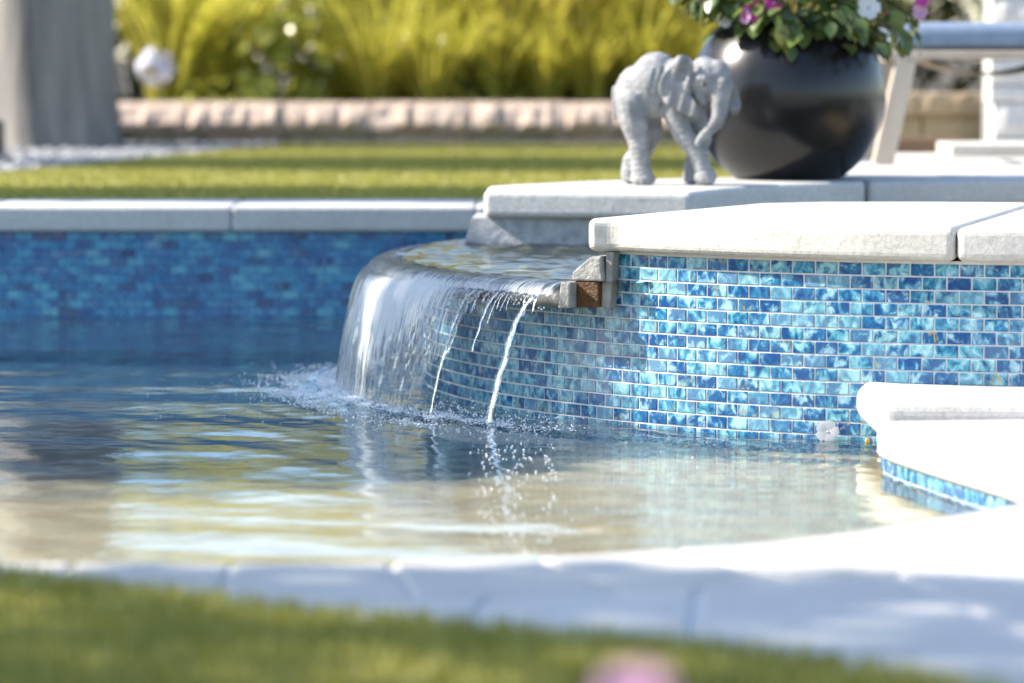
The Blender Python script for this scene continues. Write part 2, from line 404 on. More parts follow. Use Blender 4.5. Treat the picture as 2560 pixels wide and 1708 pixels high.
# terrain in three simple sheets round the pool
def sheet(name, poly, z, mat, kind='structure', thick=.02):
    m = MB(); m.prism(poly, z - thick, z); return tag(m.build(name, mat), kind=kind)
sheet('ground', [(-120, -60), (120, -60), (120, 200), (-120, 200)], -1.6, M_earth)
sheet('garden_ground', [(-40, 12.0), (40, 12.0), (40, 120), (-40, 120)], .29, M_earth, thick=1.6)
sheet('terrace_ground', [(.95, -20), (40, -20), (40, 7.72), (.95, 7.72)], .0, M_earth, thick=1.4)
sheet('near_ground', [(-40, -20), (.94, -20), (.94, 4.9), (-40, 4.9)], .02, M_earth, thick=1.4)
sheet('right_ground', [(2.84, 7.73), (40, 7.73), (40, 11.99), (2.84, 11.99)], .29, M_earth, thick=1.4)

# lawns
near_lawn = [(-1.9, 5.22), (-1.3, 5.14), (-.95, 5.10), (-.678, 5.035), (-.557, 4.94), (-.425, 4.82), (-.219, 4.66), (-.042, 4.54), (.057, 4.49), (.205, 4.42), (.33, 4.32), (.46, 4.17), (.60, 3.95), (.75, 3.5), (.8, 1.2), (-8, 1.2), (-8, 5.9)]
sheet('near_lawn', near_lawn, .112, M_turf_base, thick=.07)
back_lawn = [(-12, 11.84), (1.9, 11.84), (1.9, 17.72), (-1.05, 17.72), (-1.28, 16.7), (-1.52, 15.7), (-1.68, 14.85), (-1.88, 14.0), (-2.3, 13.4), (-3.2, 12.9), (-12, 12.6)]
sheet('back_lawn', back_lawn, Z_LAWN, M_turf_base, thick=.03)
def inside(poly, x, y):
    c = np.zeros(len(x), bool); n = len(poly)
    for i in range(n):
        x0, y0 = poly[i]; x1, y1 = poly[(i + 1) % n]
        hit = ((y0 > y) != (y1 > y)) & (x < (x1 - x0) * (y - y0) / (y1 - y0 + 1e-12) + x0); c ^= hit
    return c
BL_V = [(-.5, 0, 0), (.5, 0, 0), (.32, .12, .55), (-.32, .12, .55), (0, .34, 1)]
BL_F = [(0, 1, 2), (0, 2, 3), (3, 2, 4)]
def blades(name, poly, box, n, z, h, w, label):
    x = rng.uniform(box[0], box[1], n); y = rng.uniform(box[2], box[3], n); k = inside(poly, x, y); x, y = x[k], y[k]; n = len(x)
    hh = h * rng.uniform(.6, 1.15, n)
    me = strew(name, BL_V, BL_F, np.stack([x, y, np.full(n, z)], 1), np.stack([w * rng.uniform(.7, 1.3, n), hh, hh], 1), rng.uniform(0, 6.28, n))
    return tag(obj(name, me, M_turf), label, 'grass', kind='stuff')
blades('turf_grass', near_lawn, (-1.1, .8, 2.9, 5.3), 90000, .112, .028, .0045, 'dense short green turf along the near pool edge')
blades('turf_grass', back_lawn, (-2.6, 1.9, 11.84, 17.72), 130000, Z_LAWN, .015, .007, 'sunlit turf with shadow stripes behind the pool')

# gravel bed round the trunk
gravel_bed = [(-1.05, 17.72), (-1.28, 16.7), (-1.52, 15.7), (-1.68, 14.85), (-1.88, 14.0), (-2.3, 13.4), (-3.2, 12.9), (-6, 12.6), (-6, 18.6), (-1.1, 18.6)]
sheet('gravel_bed', gravel_bed, Z_LAWN - .004, M_earth, thick=.03)
n = 6500
x = rng.uniform(-3.2, -1.0, n); y = rng.uniform(13.0, 18.6, n); k = inside(gravel_bed, x, y); x, y = x[k], y[k]; n = len(x)
phi = (1 + 5 ** .5) / 2
ICO = np.array([(-1, phi, 0), (1, phi, 0), (-1, -phi, 0), (1, -phi, 0), (0, -1, phi), (0, 1, phi), (0, -1, -phi), (0, 1, -phi), (phi, 0, -1), (phi, 0, 1), (-phi, 0, -1), (-phi, 0, 1)]) / 1.902
ICOF = [(0, 11, 5), (0, 5, 1), (0, 1, 7), (0, 7, 10), (0, 10, 11), (1, 5, 9), (5, 11, 4), (11, 10, 2), (10, 7, 6), (7, 1, 8), (3, 9, 4), (3, 4, 2), (3, 2, 6), (3, 6, 8), (3, 8, 9), (4, 9, 5), (2, 4, 11), (6, 2, 10), (8, 6, 7), (9, 8, 1)]
s_ = rng.uniform(.009, .024, n)
tag(obj('gravel', strew('gravel', ICO, ICOF, np.stack([x, y, np.full(n, Z_LAWN + .004)], 1), np.stack([s_ * rng.uniform(.8, 1.5, n), s_, s_ * rng.uniform(.5, .9, n)], 1), rng.uniform(0, 6.28, n), rng.uniform(-.5, .5, n)), M_gravel),
    'pale grey gravel spread round the thick trunk', 'gravel', kind='stuff')

# ------------------------------------------------------------------ swimming pool
pool = thing('swimming_pool', 'blue tiled swimming pool with pale stone coping and sandy floor', 'pool')
# floor: shallow near the camera and the spa, deeper to the back
xs = np.linspace(-6, 1.2, 121)
ss = np.clip((xs + .15) / .6, 0, 1); yb = 7.02 + .09 * np.sin(xs * 2.2 + .5) + 1.35 * ss * ss * (3 - 2 * ss)
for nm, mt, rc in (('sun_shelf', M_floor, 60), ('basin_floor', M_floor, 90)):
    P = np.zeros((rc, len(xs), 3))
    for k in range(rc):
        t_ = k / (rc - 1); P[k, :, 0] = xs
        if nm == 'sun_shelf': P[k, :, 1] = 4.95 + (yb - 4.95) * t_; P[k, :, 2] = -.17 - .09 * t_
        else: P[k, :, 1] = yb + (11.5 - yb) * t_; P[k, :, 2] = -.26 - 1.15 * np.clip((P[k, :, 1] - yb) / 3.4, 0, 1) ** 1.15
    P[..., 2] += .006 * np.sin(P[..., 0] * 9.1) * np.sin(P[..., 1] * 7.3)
    me = grid_mesh(nm, P); at_ = me.attributes.new('deep_tint', 'FLOAT', 'POINT')
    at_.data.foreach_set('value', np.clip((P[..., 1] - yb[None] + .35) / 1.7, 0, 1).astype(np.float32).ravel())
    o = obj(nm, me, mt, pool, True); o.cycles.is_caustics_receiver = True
m = MB()
wl = offs(EL, .008)
vv = [(p.x, p.y, .035) for p in wl] + [(p.x, p.y, -1.2) for p in wl]; nE = len(wl)
m.add(vv, [(i, i + 1, nE + i + 1, nE + i) for i in range(nE - 1)])
obj_w = m.build('near_wall', M_grout, pool)
m = MB(); m.box((-2.4, 11.375, -.42), (7.2, .05, 1.36)); back_wall = m.build('back_wall', M_grout_shaded, pool)

def tile_mesh(w, h, d):
    b = MB(); c = .0011
    fr = [(-w / 2 + c, -d, -h / 2 + c), (w / 2 - c, -d, -h / 2 + c), (w / 2 - c, -d, h / 2 - c), (-w / 2 + c, -d, h / 2 - c)]
    md = [(-w / 2, -d + c, -h / 2), (w / 2, -d + c, -h / 2), (w / 2, -d + c, h / 2), (-w / 2, -d + c, h / 2)]
    bk = [(-w / 2, .002, -h / 2), (w / 2, .002, -h / 2), (w / 2, .002, h / 2), (-w / 2, .002, h / 2)]
    b.add(fr + md + bk, [(0, 1, 2, 3)] + [(4 + i, 4 + (i + 1) % 4, (i + 1) % 4, i) for i in range(4)] + [(8 + i, 8 + (i + 1) % 4, 4 + (i + 1) % 4, 4 + i) for i in range(4)])
    return b
TW, TH, TP, TR = .0466, .0238, .0500, .0271
tm = tile_mesh(TW, TH, .0018)
tile_me = bpy.data.meshes.new('tile'); tile_me.from_pydata(tm.v, [], tm.f); tile_me.materials.append(M_tile)
TV, TF = np.array(tm.v), tm.f
tile_me_shaded = tile_me.copy(); tile_me_shaded.materials.clear(); tile_me_shaded.materials.append(M_tile_shaded)
def tile_obj(p, ang, parent, rx=0.0):
    o = bpy.data.objects.new('tile', tile_me_shaded if parent is back_wall else tile_me); col.objects.link(o); o.location = p
    o.rotation_euler = (rx + random.gauss(0, .012), random.gauss(0, .006), ang + random.gauss(0, .012)); o.parent = parent
def tile_stuff(plist, parent):
    if not plist: return
    b = MB()
    for p, ang in plist:
        mt = Matrix.Translation(p) @ Matrix.Rotation(ang + random.gauss(0, .012), 4, 'Z') @ Matrix.Rotation(random.gauss(0, .012), 4, 'X')
        b.add([mt @ Vector(q) for q in tm.v], tm.f)
    tag(b.build('tile_field', M_tile_shaded if parent is back_wall else M_tile, parent), kind='stuff')
singles, rest = [], []
BR = .0245
for r in range(13):
    z = .250 - .013 - r * BR
    for c_ in range(-10, 44):
        xx = .18 - c_ * TP - (TP / 2 if r % 2 else 0)
        p = (xx, 11.35, z)
        (singles if (r < 9 and 0 <= c_ < 33) else rest).append((p, 0.0))
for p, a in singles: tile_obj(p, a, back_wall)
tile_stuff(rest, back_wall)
# back coping stones
for i in range(-2, 9):
    x1 = -.105 - (i - 1) * .71 if False else .605 - i * .71; x0 = x1 - .7085
    m = MB(); m.prism([(x0, 11.325), (x1, 11.325), (x1, 11.85), (x0, 11.85)], .252, Z_LAWN)
    if x1 < .75: m.build('coping_stone', M_coping_cool, pool, bevel=.010, seg=3)
# waterline tiles below the coping on the right
fs = 0.0; pts = offs(EL, .006); acc = 0; k = 0
ln = [0]
for i in range(1, len(pts)): ln.append(ln[-1] + (pts[i] - pts[i - 1]).length)
def along(s):
    for i in range(1, len(pts)):
        if ln[i] >= s:
            f = (s - ln[i - 1]) / (ln[i] - ln[i - 1]); t = (pts[i] - pts[i - 1]).normalized(); return pts[i - 1].lerp(pts[i], f), t
rest = []
for r in range(3):
    for c_ in range(34):
        s = .015 + c_ * TP + (TP / 2 if r % 2 else 0)
        p, t = along(s); ang = math.atan2(t.y, t.x)
        z = .018 - r * TR
        if c_ < 22 and r < 2: tile_obj((p.x, p.y, z), ang, obj_w)
        else: rest.append(((p.x, p.y, z), ang))
tile_stuff(rest, obj_w)
# near coping and deck stones: three rings of slabs following the edge
def ring(name, d0, d1, z0, z1, cuts, mat, bevel, parent):
    a, b = offs(EL, d0), offs(EL, d1)
    for i0, i1 in zip(cuts[:-1], cuts[1:]):
        sh = .0014
        ia = a[i0:i1 + 1]; ib = b[i0:i1 + 1]
        tA = (ia[1] - ia[0]).normalized() * sh; tB = (ia[-1] - ia[-2]).normalized() * sh
        ia = [ia[0] + tA] + ia[1:-1] + [ia[-1] - tB]; ib = [ib[0] + tA] + ib[1:-1] + [ib[-1] - tB]
        poly = [(p.x, p.y) for p in ia] + [(p.x, p.y) for p in ib[::-1]]
        m = MB(); m.prism(poly, z0, z1); m.build(name, mat, parent, bevel=bevel, seg=4)
nl = len(EL) - 1
ring('coping_stone', -.005, .34, .031, Z_DECK, [0, 24, 34, 42, 48, 53, 58, 63, 68, 73, 78, nl], M_coping, .012, pool)
m = MB(); a_, b_ = offs(EL, .02), offs(EL, .36)
m.add([(p.x, p.y, .094) for p in a_] + [(p.x, p.y, .094) for p in b_], [(i, i + 1, len(a_) + i + 1, len(a_) + i) for i in range(len(a_) - 1)]); m.build('mortar_bed', M_grout, pool)
deck = thing('paved_deck', 'pale stone paving beside the near pool coping', 'paving')
# pavers outside the coping ring, laid as slabs with open joints
outer = offs(EL, .346)
op = [(p.x, p.y) for p in outer]
bigpoly = [(.4, 3.0)] 
for (poly) in [
    [(1.22, 7.30), (1.25, 6.55), (1.9, 6.62), (1.85, 7.35)], [(1.26, 6.53), (1.23, 6.0), (1.86, 5.80), (1.9, 6.60)],
    [(1.22, 5.98), (1.10, 5.74), (1.50, 5.15), (1.85, 5.78)], [(1.09, 5.72), (.76, 5.36), (1.08, 4.72), (1.49, 5.13)],
    [(.745, 5.345), (.515, 5.185), (.66, 4.42), (1.07, 4.70)], [(.50, 5.175), (.25, 5.03), (.20, 4.25), (.645, 4.41)],
    [(.235, 5.025), (-.02, 4.945), (-.12, 4.20), (.185, 4.245)], [(-.035, 4.94), (-.30, 4.91), (-.34, 4.18), (-.135, 4.195)],
    [(1.09, 4.71), (1.5, 5.12), (2.2, 4.3), (1.6, 3.9)], [(.66, 4.40), (1.08, 4.69), (1.59, 3.88), (1.0, 3.5)], [(.2, 4.235), (.645, 4.395), (.98, 3.5), (.4, 3.2)]]:
    m = MB(); m.prism(poly, .05, Z_DECK - .001); m.build('paver', M_deck, deck, bevel=.006, seg=2)
sheet('deck_bed', [(-.6, 3.0), (2.4, 3.0), (2.4, 7.4), (1.2, 7.4), (1.0, 5.7), (.4, 5.15), (-.6, 4.95)], .0935, M_grout, thick=.06)

# ------------------------------------------------------------------ raised spa
spa = thing('raised_spa', 'round raised spa faced in blue glass mosaic with thick pale coping', 'spa')
m = MB(); N = 150
a0, a1 = 158, 290
arc = [pol(1.4985, a0 + (a1 - a0) * i / N) for i in range(N + 1)]
inn = [pol(1.30, a0 + (a1 - a0) * i / N) for i in range(N + 1)]
vv = [(x, y, -.9) for x, y in arc] + [(x, y, .246) for x, y in arc] + [(x, y, .246) for x, y in inn]
nA = N + 1
m.add(vv, [(i, i + 1, nA + i + 1, nA + i) for i in range(N)] + [(nA + i, nA + i + 1, 2 * nA + i + 1, 2 * nA + i) for i in range(N)])
arc2 = [pol(1.4985, 223.9 + (290 - 223.9) * i / 80) for i in range(81)]; inn2 = [pol(1.15, 290 - (290 - 223.9) * i / 80) for i in range(81)]
m.prism(arc2 + inn2, .2465, .3665)
spa_wall = m.build('wall', M_grout, spa)
singles, rest = [], []
dA = math.degrees(TP / 1.5)
for r in range(26):
    z = .3615 - .0135 - r * TR
    for c_ in range(0, 62):
        a = 162 + c_ * dA + (dA / 2 if r % 2 else 0)
        if a < 223.6 and z > .245: continue
        x, y = pol(1.4985, a)
        ok = (r < 14 and a > 223.4 and 0 <= c_ < 52 and a < 262)
        (singles if ok and len(singles) < 296 else rest).append(((x, y, z), R(a + 90)))
for p, a in singles: tile_obj(p, a, spa_wall)
tile_stuff(rest, spa_wall)

def cstone(poly, z0=.367, z1=Z_COP, mat=M_coping, bev=.016):
    m = MB(); m.prism([rel(*p) for p in poly], z0, z1); return m.build('coping_stone', mat, spa, bevel=bev, seg=4)
def arcrel(r, d0, d1, n): return [(r * math.cos(R(d0 + (d1 - d0) * i / n)), r * math.sin(R(d0 + (d1 - d0) * i / n))) for i in range(n + 1)]
RO = 1.533
cstone([(-1.135, -1.078), (-1.118, -1.088)] + arcrel(RO, 225.4, 254.44, 24) + [(-.088, -.27), (-.36, -.235), (-.57, -.235), (-.731, -.32)])
cstone(arcrel(RO, 254.55, 283, 24) + [(.12, -.29), (-.08, -.27)])
cstone(arcrel(RO, 283.3, 315, 24) + [(.50, -.40), (.13, -.29)])
# far side of the ring
cstone([(-1.36, .44), (-.85, .34), (-.76, .58), (-.66, .78), (-.46, .98), (-.355, 1.08), (-.49, 1.455)] + arcrel(RO, 110, 152, 20)[1:], mat=M_coping_cool)
cstone([(-.347, 1.085), (.08, 1.24), (.40, 1.22)] + arcrel(RO, 76, 108, 20)[::1], mat=M_coping_cool)
cstone([(.408, 1.218), (.80, 1.0), (1.05, .62)] + arcrel(RO, 30, 75.6, 20), mat=M_coping_cool)
# side stones of the spill notch (near side)
def local_prism(ang, pts_tz, r0, r1):
    e_r = Vector((math.cos(R(ang)), math.sin(R(ang)), 0)); e_t = Vector((-e_r.y, e_r.x, 0)); c = Vector((CX, CY, 0))
    n = len(pts_tz); vv = [c + e_r * r + e_t * t + Vector((0, 0, z)) for r in (r0, r1) for t, z in pts_tz]
    b = MB(); b.add(vv, [tuple(range(n)), tuple(range(n, 2 * n))[::-1]] + [(i, n + i, n + (i + 1) % n, (i + 1) % n) for i in range(n)])
    return b
NC = Vector(rel(-1.133, -1.078) + (0,)); NF = R(247)
def notch_prism(pts_tz, back, front=0.0):
    e_r = Vector((math.cos(NF), math.sin(NF), 0)); e_t = Vector((-e_r.y, e_r.x, 0))
    n = len(pts_tz); vv = [NC + e_r * d + e_t * t + Vector((0, 0, z)) for d in (-back, front) for t, z in pts_tz]
    b = MB(); b.add(vv, [tuple(range(n)), tuple(range(n, 2 * n))[::-1]] + [(i, n + i, n + (i + 1) % n, (i + 1) % n) for i in range(n)])
    return b
notch_prism([(-.025, .250), (.0255, .250), (.0265, .3035), (-.024, .3035)], .16).build('amber_stone', M_amber_stone, spa, bevel=.003)['label'] = 'amber brown wet stone at the end of the spill lip'
notch_prism([(-.034, .3045), (.036, .3045), (.030, .356), (.008, .356), (-.034, .321)], .17, .002).build('cap_stone', M_ledge, spa, bevel=.004)
notch_prism([(-.053, .247), (-.0255, .249), (-.0245, .303), (-.047, .303)], .15, .034).build('edge_stone', M_ledge, spa, bevel=.004)
notch_prism([(.0262, .251), (.046, .247), (.050, .30), (.054, .3664), (.0365, .3664), (.0365, .305), (.0272, .304)], .15, -.012).build('mortar_joint', M_mortar, spa, bevel=.003)
# far side stone of the notch
m = MB()
q0, q1, q2, q3 = (-1.44, .46), (-.86, .37), (-.80, .60), (-1.43, .75)
vv = [rel(*q) + (.20,) for q in (q0, q1, q2, q3)] + [rel(*q) + (.3665,) for q in ((-1.39, .465), q1, q2, (-1.38, .75))]
m.add(vv, [(3, 2, 1, 0), (4, 5, 6, 7), (0, 1, 5, 4), (1, 2, 6, 5), (2, 3, 7, 6), (3, 0, 4, 7)]); m.build('notch_stone', M_rough_stone, spa)
# inner far wall under the ring
m = MB(); iw = [(-.83, .40), (-.64, .80), (-.44, 1.0), (.08, 1.26), (.42, 1.25), (.82, 1.03), (1.07, .65)]
vv = [rel(*p) + (-.2,) for p in iw] + [rel(*p) + (.3665,) for p in iw]; k = len(iw)
m.add(vv, [(i, i + 1, k + i + 1, k + i) for i in range(k - 1)]); m.build('inner_wall', M_rough_stone, spa)
# spill lip slab
m = MB(); K = 70
la = [164 + (222.4 - 164) * i / K for i in range(K + 1)]
vv = []; 
prof = [(1.30, .246), (1.575, .247), (1.605, .252), (1.612, .266), (1.600, .283), (1.565, .2945), (1.30, .2965)]
for a in la:
    jit = .006 * noise.noise(Vector((a * .35, 3.1, 0))) + .004 * noise.noise(Vector((a * 1.1, 7.7, 0)))
    for j, (r, z) in enumerate(prof): x, y = pol(r + (jit if 1 <= j <= 4 else 0), a); vv.append((x, y, z + (jit * .8 if j in (1, 2) else 0)))
k = len(prof)
m.add(vv, [(i * k + j, (i + 1) * k + j, (i + 1) * k + (j + 1) % k, i * k + (j + 1) % k) for i in range(K) for j in range(k)] + [tuple(range(k))[::-1], tuple(range(K * k, K * k + k))])
m.build('spill_lip', M_lip, spa, True)
m = MB(); m.prism([pol(1.55, 165 + 55 * i / 40) for i in range(41)] + [rel(-.70, -.36), rel(-.80, .36)], .2968, .2985)
m.build('spill_floor', M_goldstone, spa)
m = MB(); m.prism([pol(1.40, 20 + 360 * i / 60) for i in range(60)], -.12, -.10); m.build('basin_floor', M_plaster, spa)

# raised ledge and step stones at the right, against the spa wall
m = MB(); m.prism([(.695, 7.88), (.70, 7.46), (1.6, 7.40), (1.6, 7.74), (1.15, 7.70), (.95, 7.74), (.80, 7.80)], .036, .122); m.build('ledge_stone', M_coping, pool, bevel=.034, seg=6)
m = MB(); m.prism([(.735, 7.86), (.735, 7.21), (1.6, 7.15), (1.6, 7.70), (1.15, 7.66), (.95, 7.70)], -.6, .0358); m.build('ledge_base', M_grout, pool)

# ------------------------------------------------------------------ water
xs = np.linspace(-3.6, 1.05, 300); ys = np.concatenate([np.linspace(5.05, 9.2, 400), np.linspace(9.215, 11.40, 150)]); X, Y = np.meshgrid(xs, ys)
r = np.hypot(X - CX, Y - CY); ph = np.arctan2(Y - CY, X - CX); d = np.clip(r - 1.68, 0, None)
deg = np.degrees(ph) % 360
src = np.exp(-((deg - 195) / 42.0) ** 2)
Zw = np.zeros_like(X)
def wave(l, slope, f, p0): return slope * l / (2 * math.pi) * np.sin(2 * math.pi * f / l + p0)
wob = .05 * np.sin(ph * 7 + 1.0) + .03 * np.sin(ph * 13 + 2)
Zw += wave(.30, .013, r + wob, .4) * (.5 + .5 * np.sin(ph * 5 + .6)) * np.clip(d * 2, 0, 1)
Zw += wave(.19, .013, r + 1.4 * wob, 2.2) * (.5 + .5 * np.sin(ph * 9 + 2.6 + r)) * np.clip(d * 2, 0, 1)
Zw += wave(.10, .045, r + wob * .7, 1.1) * np.exp(-d / .55) * (.4 + src)
Zw += wave(.055, .07, r + wob * .4, .1) * np.exp(-d / .30) * src
for i in range(16):
    l = rng.uniform(.10, .55); th = rng.normal(-1.45, .5); sl = .0055 * rng.uniform(.5, 1.2)
    Zw += wave(l, sl, X * math.cos(th) + Y * math.sin(th) + .03 * np.sin(X * 4 + i), rng.uniform(0, 6.28))
for i in range(26):
    l = rng.uniform(.045, .12); th = rng.normal(-1.5, .8); sl = .0030 * rng.uniform(.5, 1.2)
    Zw += wave(l, sl, X * math.cos(th) + Y * math.sin(th) + .02 * np.sin(X * 6 + i), rng.uniform(0, 6.28)) * (.6 + .8 * np.exp(-d / .5))
# churned ring where the sheet lands
ch = np.exp(-((r - 1.735) / .06) ** 2) * np.clip(src * 1.4, 0, 1)
Zw += ch * .006 * (np.sin(X * 97 + 3 * np.sin(Y * 41)) * np.sin(Y * 113) + .5)
pw = tag(obj('pool_water', grid_mesh('pool_water', np.stack([X, Y, Zw], -1)), M_water, None, True), kind='structure')
pw.cycles.is_caustics_caster = True
# spa water, level with the lip
xs = np.linspace(-.35, 1.2, 260); ys = np.linspace(8.1, 10.6, 330); X, Y = np.meshgrid(xs, ys); r = np.hypot(X - CX, Y - CY)
Zs = np.full_like(X, .3035)
for i in range(26):
    l = rng.uniform(.035, .14); th = rng.uniform(0, 6.28); Zs += wave(l, .036 * rng.uniform(.4, 1), X * math.cos(th) + Y * math.sin(th), rng.uniform(0, 6.28))
P = np.stack([X, Y, Zs], -1); i_ = np.arange(X.size).reshape(X.shape)
F = np.stack([i_[:-1, :-1], i_[:-1, 1:], i_[1:, 1:], i_[1:, :-1]], -1).reshape(-1, 4)
F = F[(r.ravel()[F].max(1) < 1.565)]
tag(obj('spa_water', np_mesh('spa_water', P.reshape(-1, 3), F), M_spawater, None, True), kind='structure')

# waterfall over the lip
fall = thing('waterfall', 'curved sheet of water spilling over the spa lip into the pool', 'waterfall', (0, 0, 0))
def fall_profile(t, throw=.075):
    """t<0: over the lip, t 0..1: falling"""
    if t < 0:
        q = 1 + t
        pts_ = [(1.545, .304), (1.580, .3025), (1.606, .297), (1.622, .288), (1.630, .276)]
        s = q * 4; i = min(int(s), 3); f = s - i
        return (pts_[i][0] * (1 - f) + pts_[i + 1][0] * f, pts_[i][1] * (1 - f) + pts_[i + 1][1] * f)
    return (1.630 + throw * (.55 * t + .45 * math.sqrt(t)), .276 - .280 * (.35 * t + .65 * t * t))
def sheet_part(name, aL, aR, t0, t1, na, nt, squeeze=0, sheen_aer=None, thick=.0, ragged=0.0, rough=.004, sL=0):
    P = np.zeros((nt, na, 3)); A = np.zeros((nt, na)); S = np.zeros((nt, na, 3))
    for j in range(na):
        u = j / (na - 1); a_ = aL + (aR - aL) * u
        cut = t1 - ragged * (.5 + .5 * noise.noise(Vector((a_ * 1.9, 1.3, 0))) + .6 * abs(noise.noise(Vector((a_ * 6.0, 5.3, 0))))) if ragged else t1
        for i in range(nt):
            t = t0 + (cut - t0) * i / (nt - 1); rr, z = fall_profile(t)
            tp = max(t, 0); a = a_ - squeeze * u ** 3 * tp + sL * (1 - u) ** 3 * tp
            w = rough * (.25 + tp) * (noise.noise(Vector((a * 2.2, z * 2.0, 0))) + .6 * noise.noise(Vector((a * 7.0, z * 3.0, 4))))
            w += .0016 * (.3 + tp) * noise.noise(Vector((a * 19.0, z * 4.0, 9)))
            x, y = pol(rr + w + thick, a); P[i, j] = (x, y, z); A[i, j] = sheen_aer(a, t, u) if sheen_aer else 0; S[i, j] = (a * 5.5, t * .9, 0)
    P, A, S = P[:, ::-1], A[:, ::-1], S[:, ::-1]          # faces look outwards
    me = grid_mesh(name, P)
    at = me.attributes.new('sheen_aer', 'FLOAT', 'POINT'); at.data.foreach_set('value', A.ravel().astype(np.float32))
    at = me.attributes.new('streak', 'FLOAT_VECTOR', 'POINT'); at.data.foreach_set('vector', S.ravel().astype(np.float32))
    return obj(name, me, M_sheet, fall, True)
def bumpf(x, c, w): return math.exp(-((x - c) / w) ** 2)
def sheen_aer_main(a, t, u):
    tp = max(t, 0)
    v = 1.30 * bumpf(a, 204.0 - 10 * tp, 7.5 + 3 * tp) * bumpf(t, .20, .50)          # bright curtain: sky reflection painted in as white
    v += .45 * bumpf(a, 191, 10) * bumpf(t, .40, .50)
    v += .46 * bumpf(t, 1.0, .12) * bumpf(a, 188, 18)
    v -= .12
    if t < 0: v = -.12 + .95 * bumpf(t, 0, .45) * bumpf(a, 205, 9)
    return v
sheet_part('sheet', 165, 211, -1, 1, 190, 56, squeeze=2.0, sheen_aer=sheen_aer_main, rough=.007)
sheet_part('lip_sheet', 211.05, 222.2, -1, .10, 70, 16, sheen_aer=lambda a, t, u: .26 + .34 * bumpf(t, -.1, .30), ragged=.16)
sheet_part('film', 209.5, 214.5, .02, .86, 26, 40, squeeze=4, sheen_aer=lambda a, t, u: .06 + .40 * bumpf(u, 0, .14) + .25 * bumpf(u, 1, .15), ragged=.3, rough=.012)
def stream(a_top, a_bot, w0, w1, t1, seed, flat=.45):
    """a flattened, wavering ribbon of clear water"""
    n, k = 46, 10; vv = []
    for i in range(n):
        t = t1 * i / (n - 1); rr, z = fall_profile(t); a = a_top + (a_bot - a_top) * t
        a += .25 * noise.noise(Vector((t * 7, seed, 0))); x, y = pol(rr, a); e = Vector((math.cos(R(a)), math.sin(R(a)), 0)); tt = Vector((-e.y, e.x, 0))
        w = (w0 + (w1 - w0) * t) * (1 + .35 * noise.noise(Vector((t * 16, seed, 3))) + .2 * noise.noise(Vector((t * 45, seed, 6))))
        if i == n - 1: w *= .5
        for j in range(k):
            q = 2 * math.pi * j / k
            vv.append(Vector((x, y, z)) + tt * (math.cos(q) * w) + e * (math.sin(q) * w * flat))
    m = MB(); m.add(vv, [(i * k + j, i * k + (j + 1) % k, (i + 1) * k + (j + 1) % k, (i + 1) * k + j) for i in range(n - 1) for j in range(k)] + [tuple(range(k))[::-1], tuple(range((n - 1) * k, n * k))])
    return m.build('stream', M_stream, fall, True)
stream(213.1, 210.6, .0068, .0055, 1.0, 1.3)
for i in range(14): stream(212.4 + .66 * i + random.uniform(-.2, .2), 212.2 + .66 * i, random.uniform(.0008, .0020), .0005, random.uniform(.10, .34), 20.3 + i)
stream(216.2, 214.4, .0050, .0012, .62, 2.7)
stream(216.9, 215.3, .0022, .0008, .40, 8.1)
stream(220.6, 218.1, .0075, .0125, 1.0, 4.9, .25)
stream(214.2, 213.6, .0020, .0008, .30, 6.4)
stream(212.2, 211.9, .0022, .0010, .26, 9.9)
# foam where the sheet meets the pool, beads along the lip and in the splash
n = 14000; a = rng.normal(190, 14, n); a = np.where((a < 163) | (a > 226), rng.uniform(175, 218, n), a)
rr = 1.672 + np.abs(rng.normal(0, .075, n)) + .02 * np.sin(a * .8)
far = rng.random(n) < .03; rr = np.where(far, rr + rng.exponential(.10, n), rr)
s_ = rng.uniform(.0007, .0024, n) * np.where(far, .7, 1)
loc = np.stack([CX + rr * np.cos(np.radians(a)), CY + rr * np.sin(np.radians(a)), .001 + rng.uniform(0, .006, n) * (rr < 1.75)], 1)
fo = obj('foam', strew('foam', ICO, ICOF, loc, np.stack([s_ * 1.2, s_ * 1.2, s_ * .8], 1), rng.uniform(0, 6.28, n)), M_foam, None, True)
tag(fo, 'white foam bubbles floating round the foot of the waterfall', 'foam', kind='stuff')
n = 520; a = rng.uniform(209, 221, n); tt = rng.random(n) + .15
rr = np.where(tt < .35, 1.618 + rng.normal(0, .006, n), 1.68 + rng.normal(0, .05, n)); zz = np.where(tt < .35, .262 + rng.normal(0, .010, n), np.abs(rng.normal(0, .016, n)) + .002)
a = np.where(tt < .35, a, rng.uniform(206, 226, n))
s_ = np.where(tt < .35, rng.uniform(.0008, .0028, n), rng.uniform(.0007, .0024, n))
dr = obj('splash', strew('splash', ICO, ICOF, np.stack([CX + rr * np.cos(np.radians(a)), CY + rr * np.sin(np.radians(a)), zz], 1), np.stack([s_, s_, s_ * 1.3], 1), rng.uniform(0, 6.28, n)), M_drop, None, True)
tag(dr, 'bright water beads splashing below the thin streams at the lip', 'splash', kind='stuff')

n = 300; k = rng.choice(4, n, p=[.3, .35, .25, .1]); yb_ = 8.05 - 2.2 * rng.random(n) ** 1.3  # specks added to stand for the column of glints below the streams
xb = np.array([-.05, .01, .075, .30])[k] * yb_ / 8.0 + rng.normal(0, .014, n) * (1 + (k == 3) * 4)
s_ = rng.uniform(.0007, .0022, n)
bu = obj('flecks', strew('flecks', ICO, ICOF, np.stack([xb, yb_, np.full(n, .0015)], 1), np.stack([s_ * 1.2, s_ * 1.2, s_], 1), rng.uniform(0, 6.28, n)), M_drop, None, True)
tag(bu, 'small bubbles drifting on the water in front of the streams', 'flecks', kind='stuff')

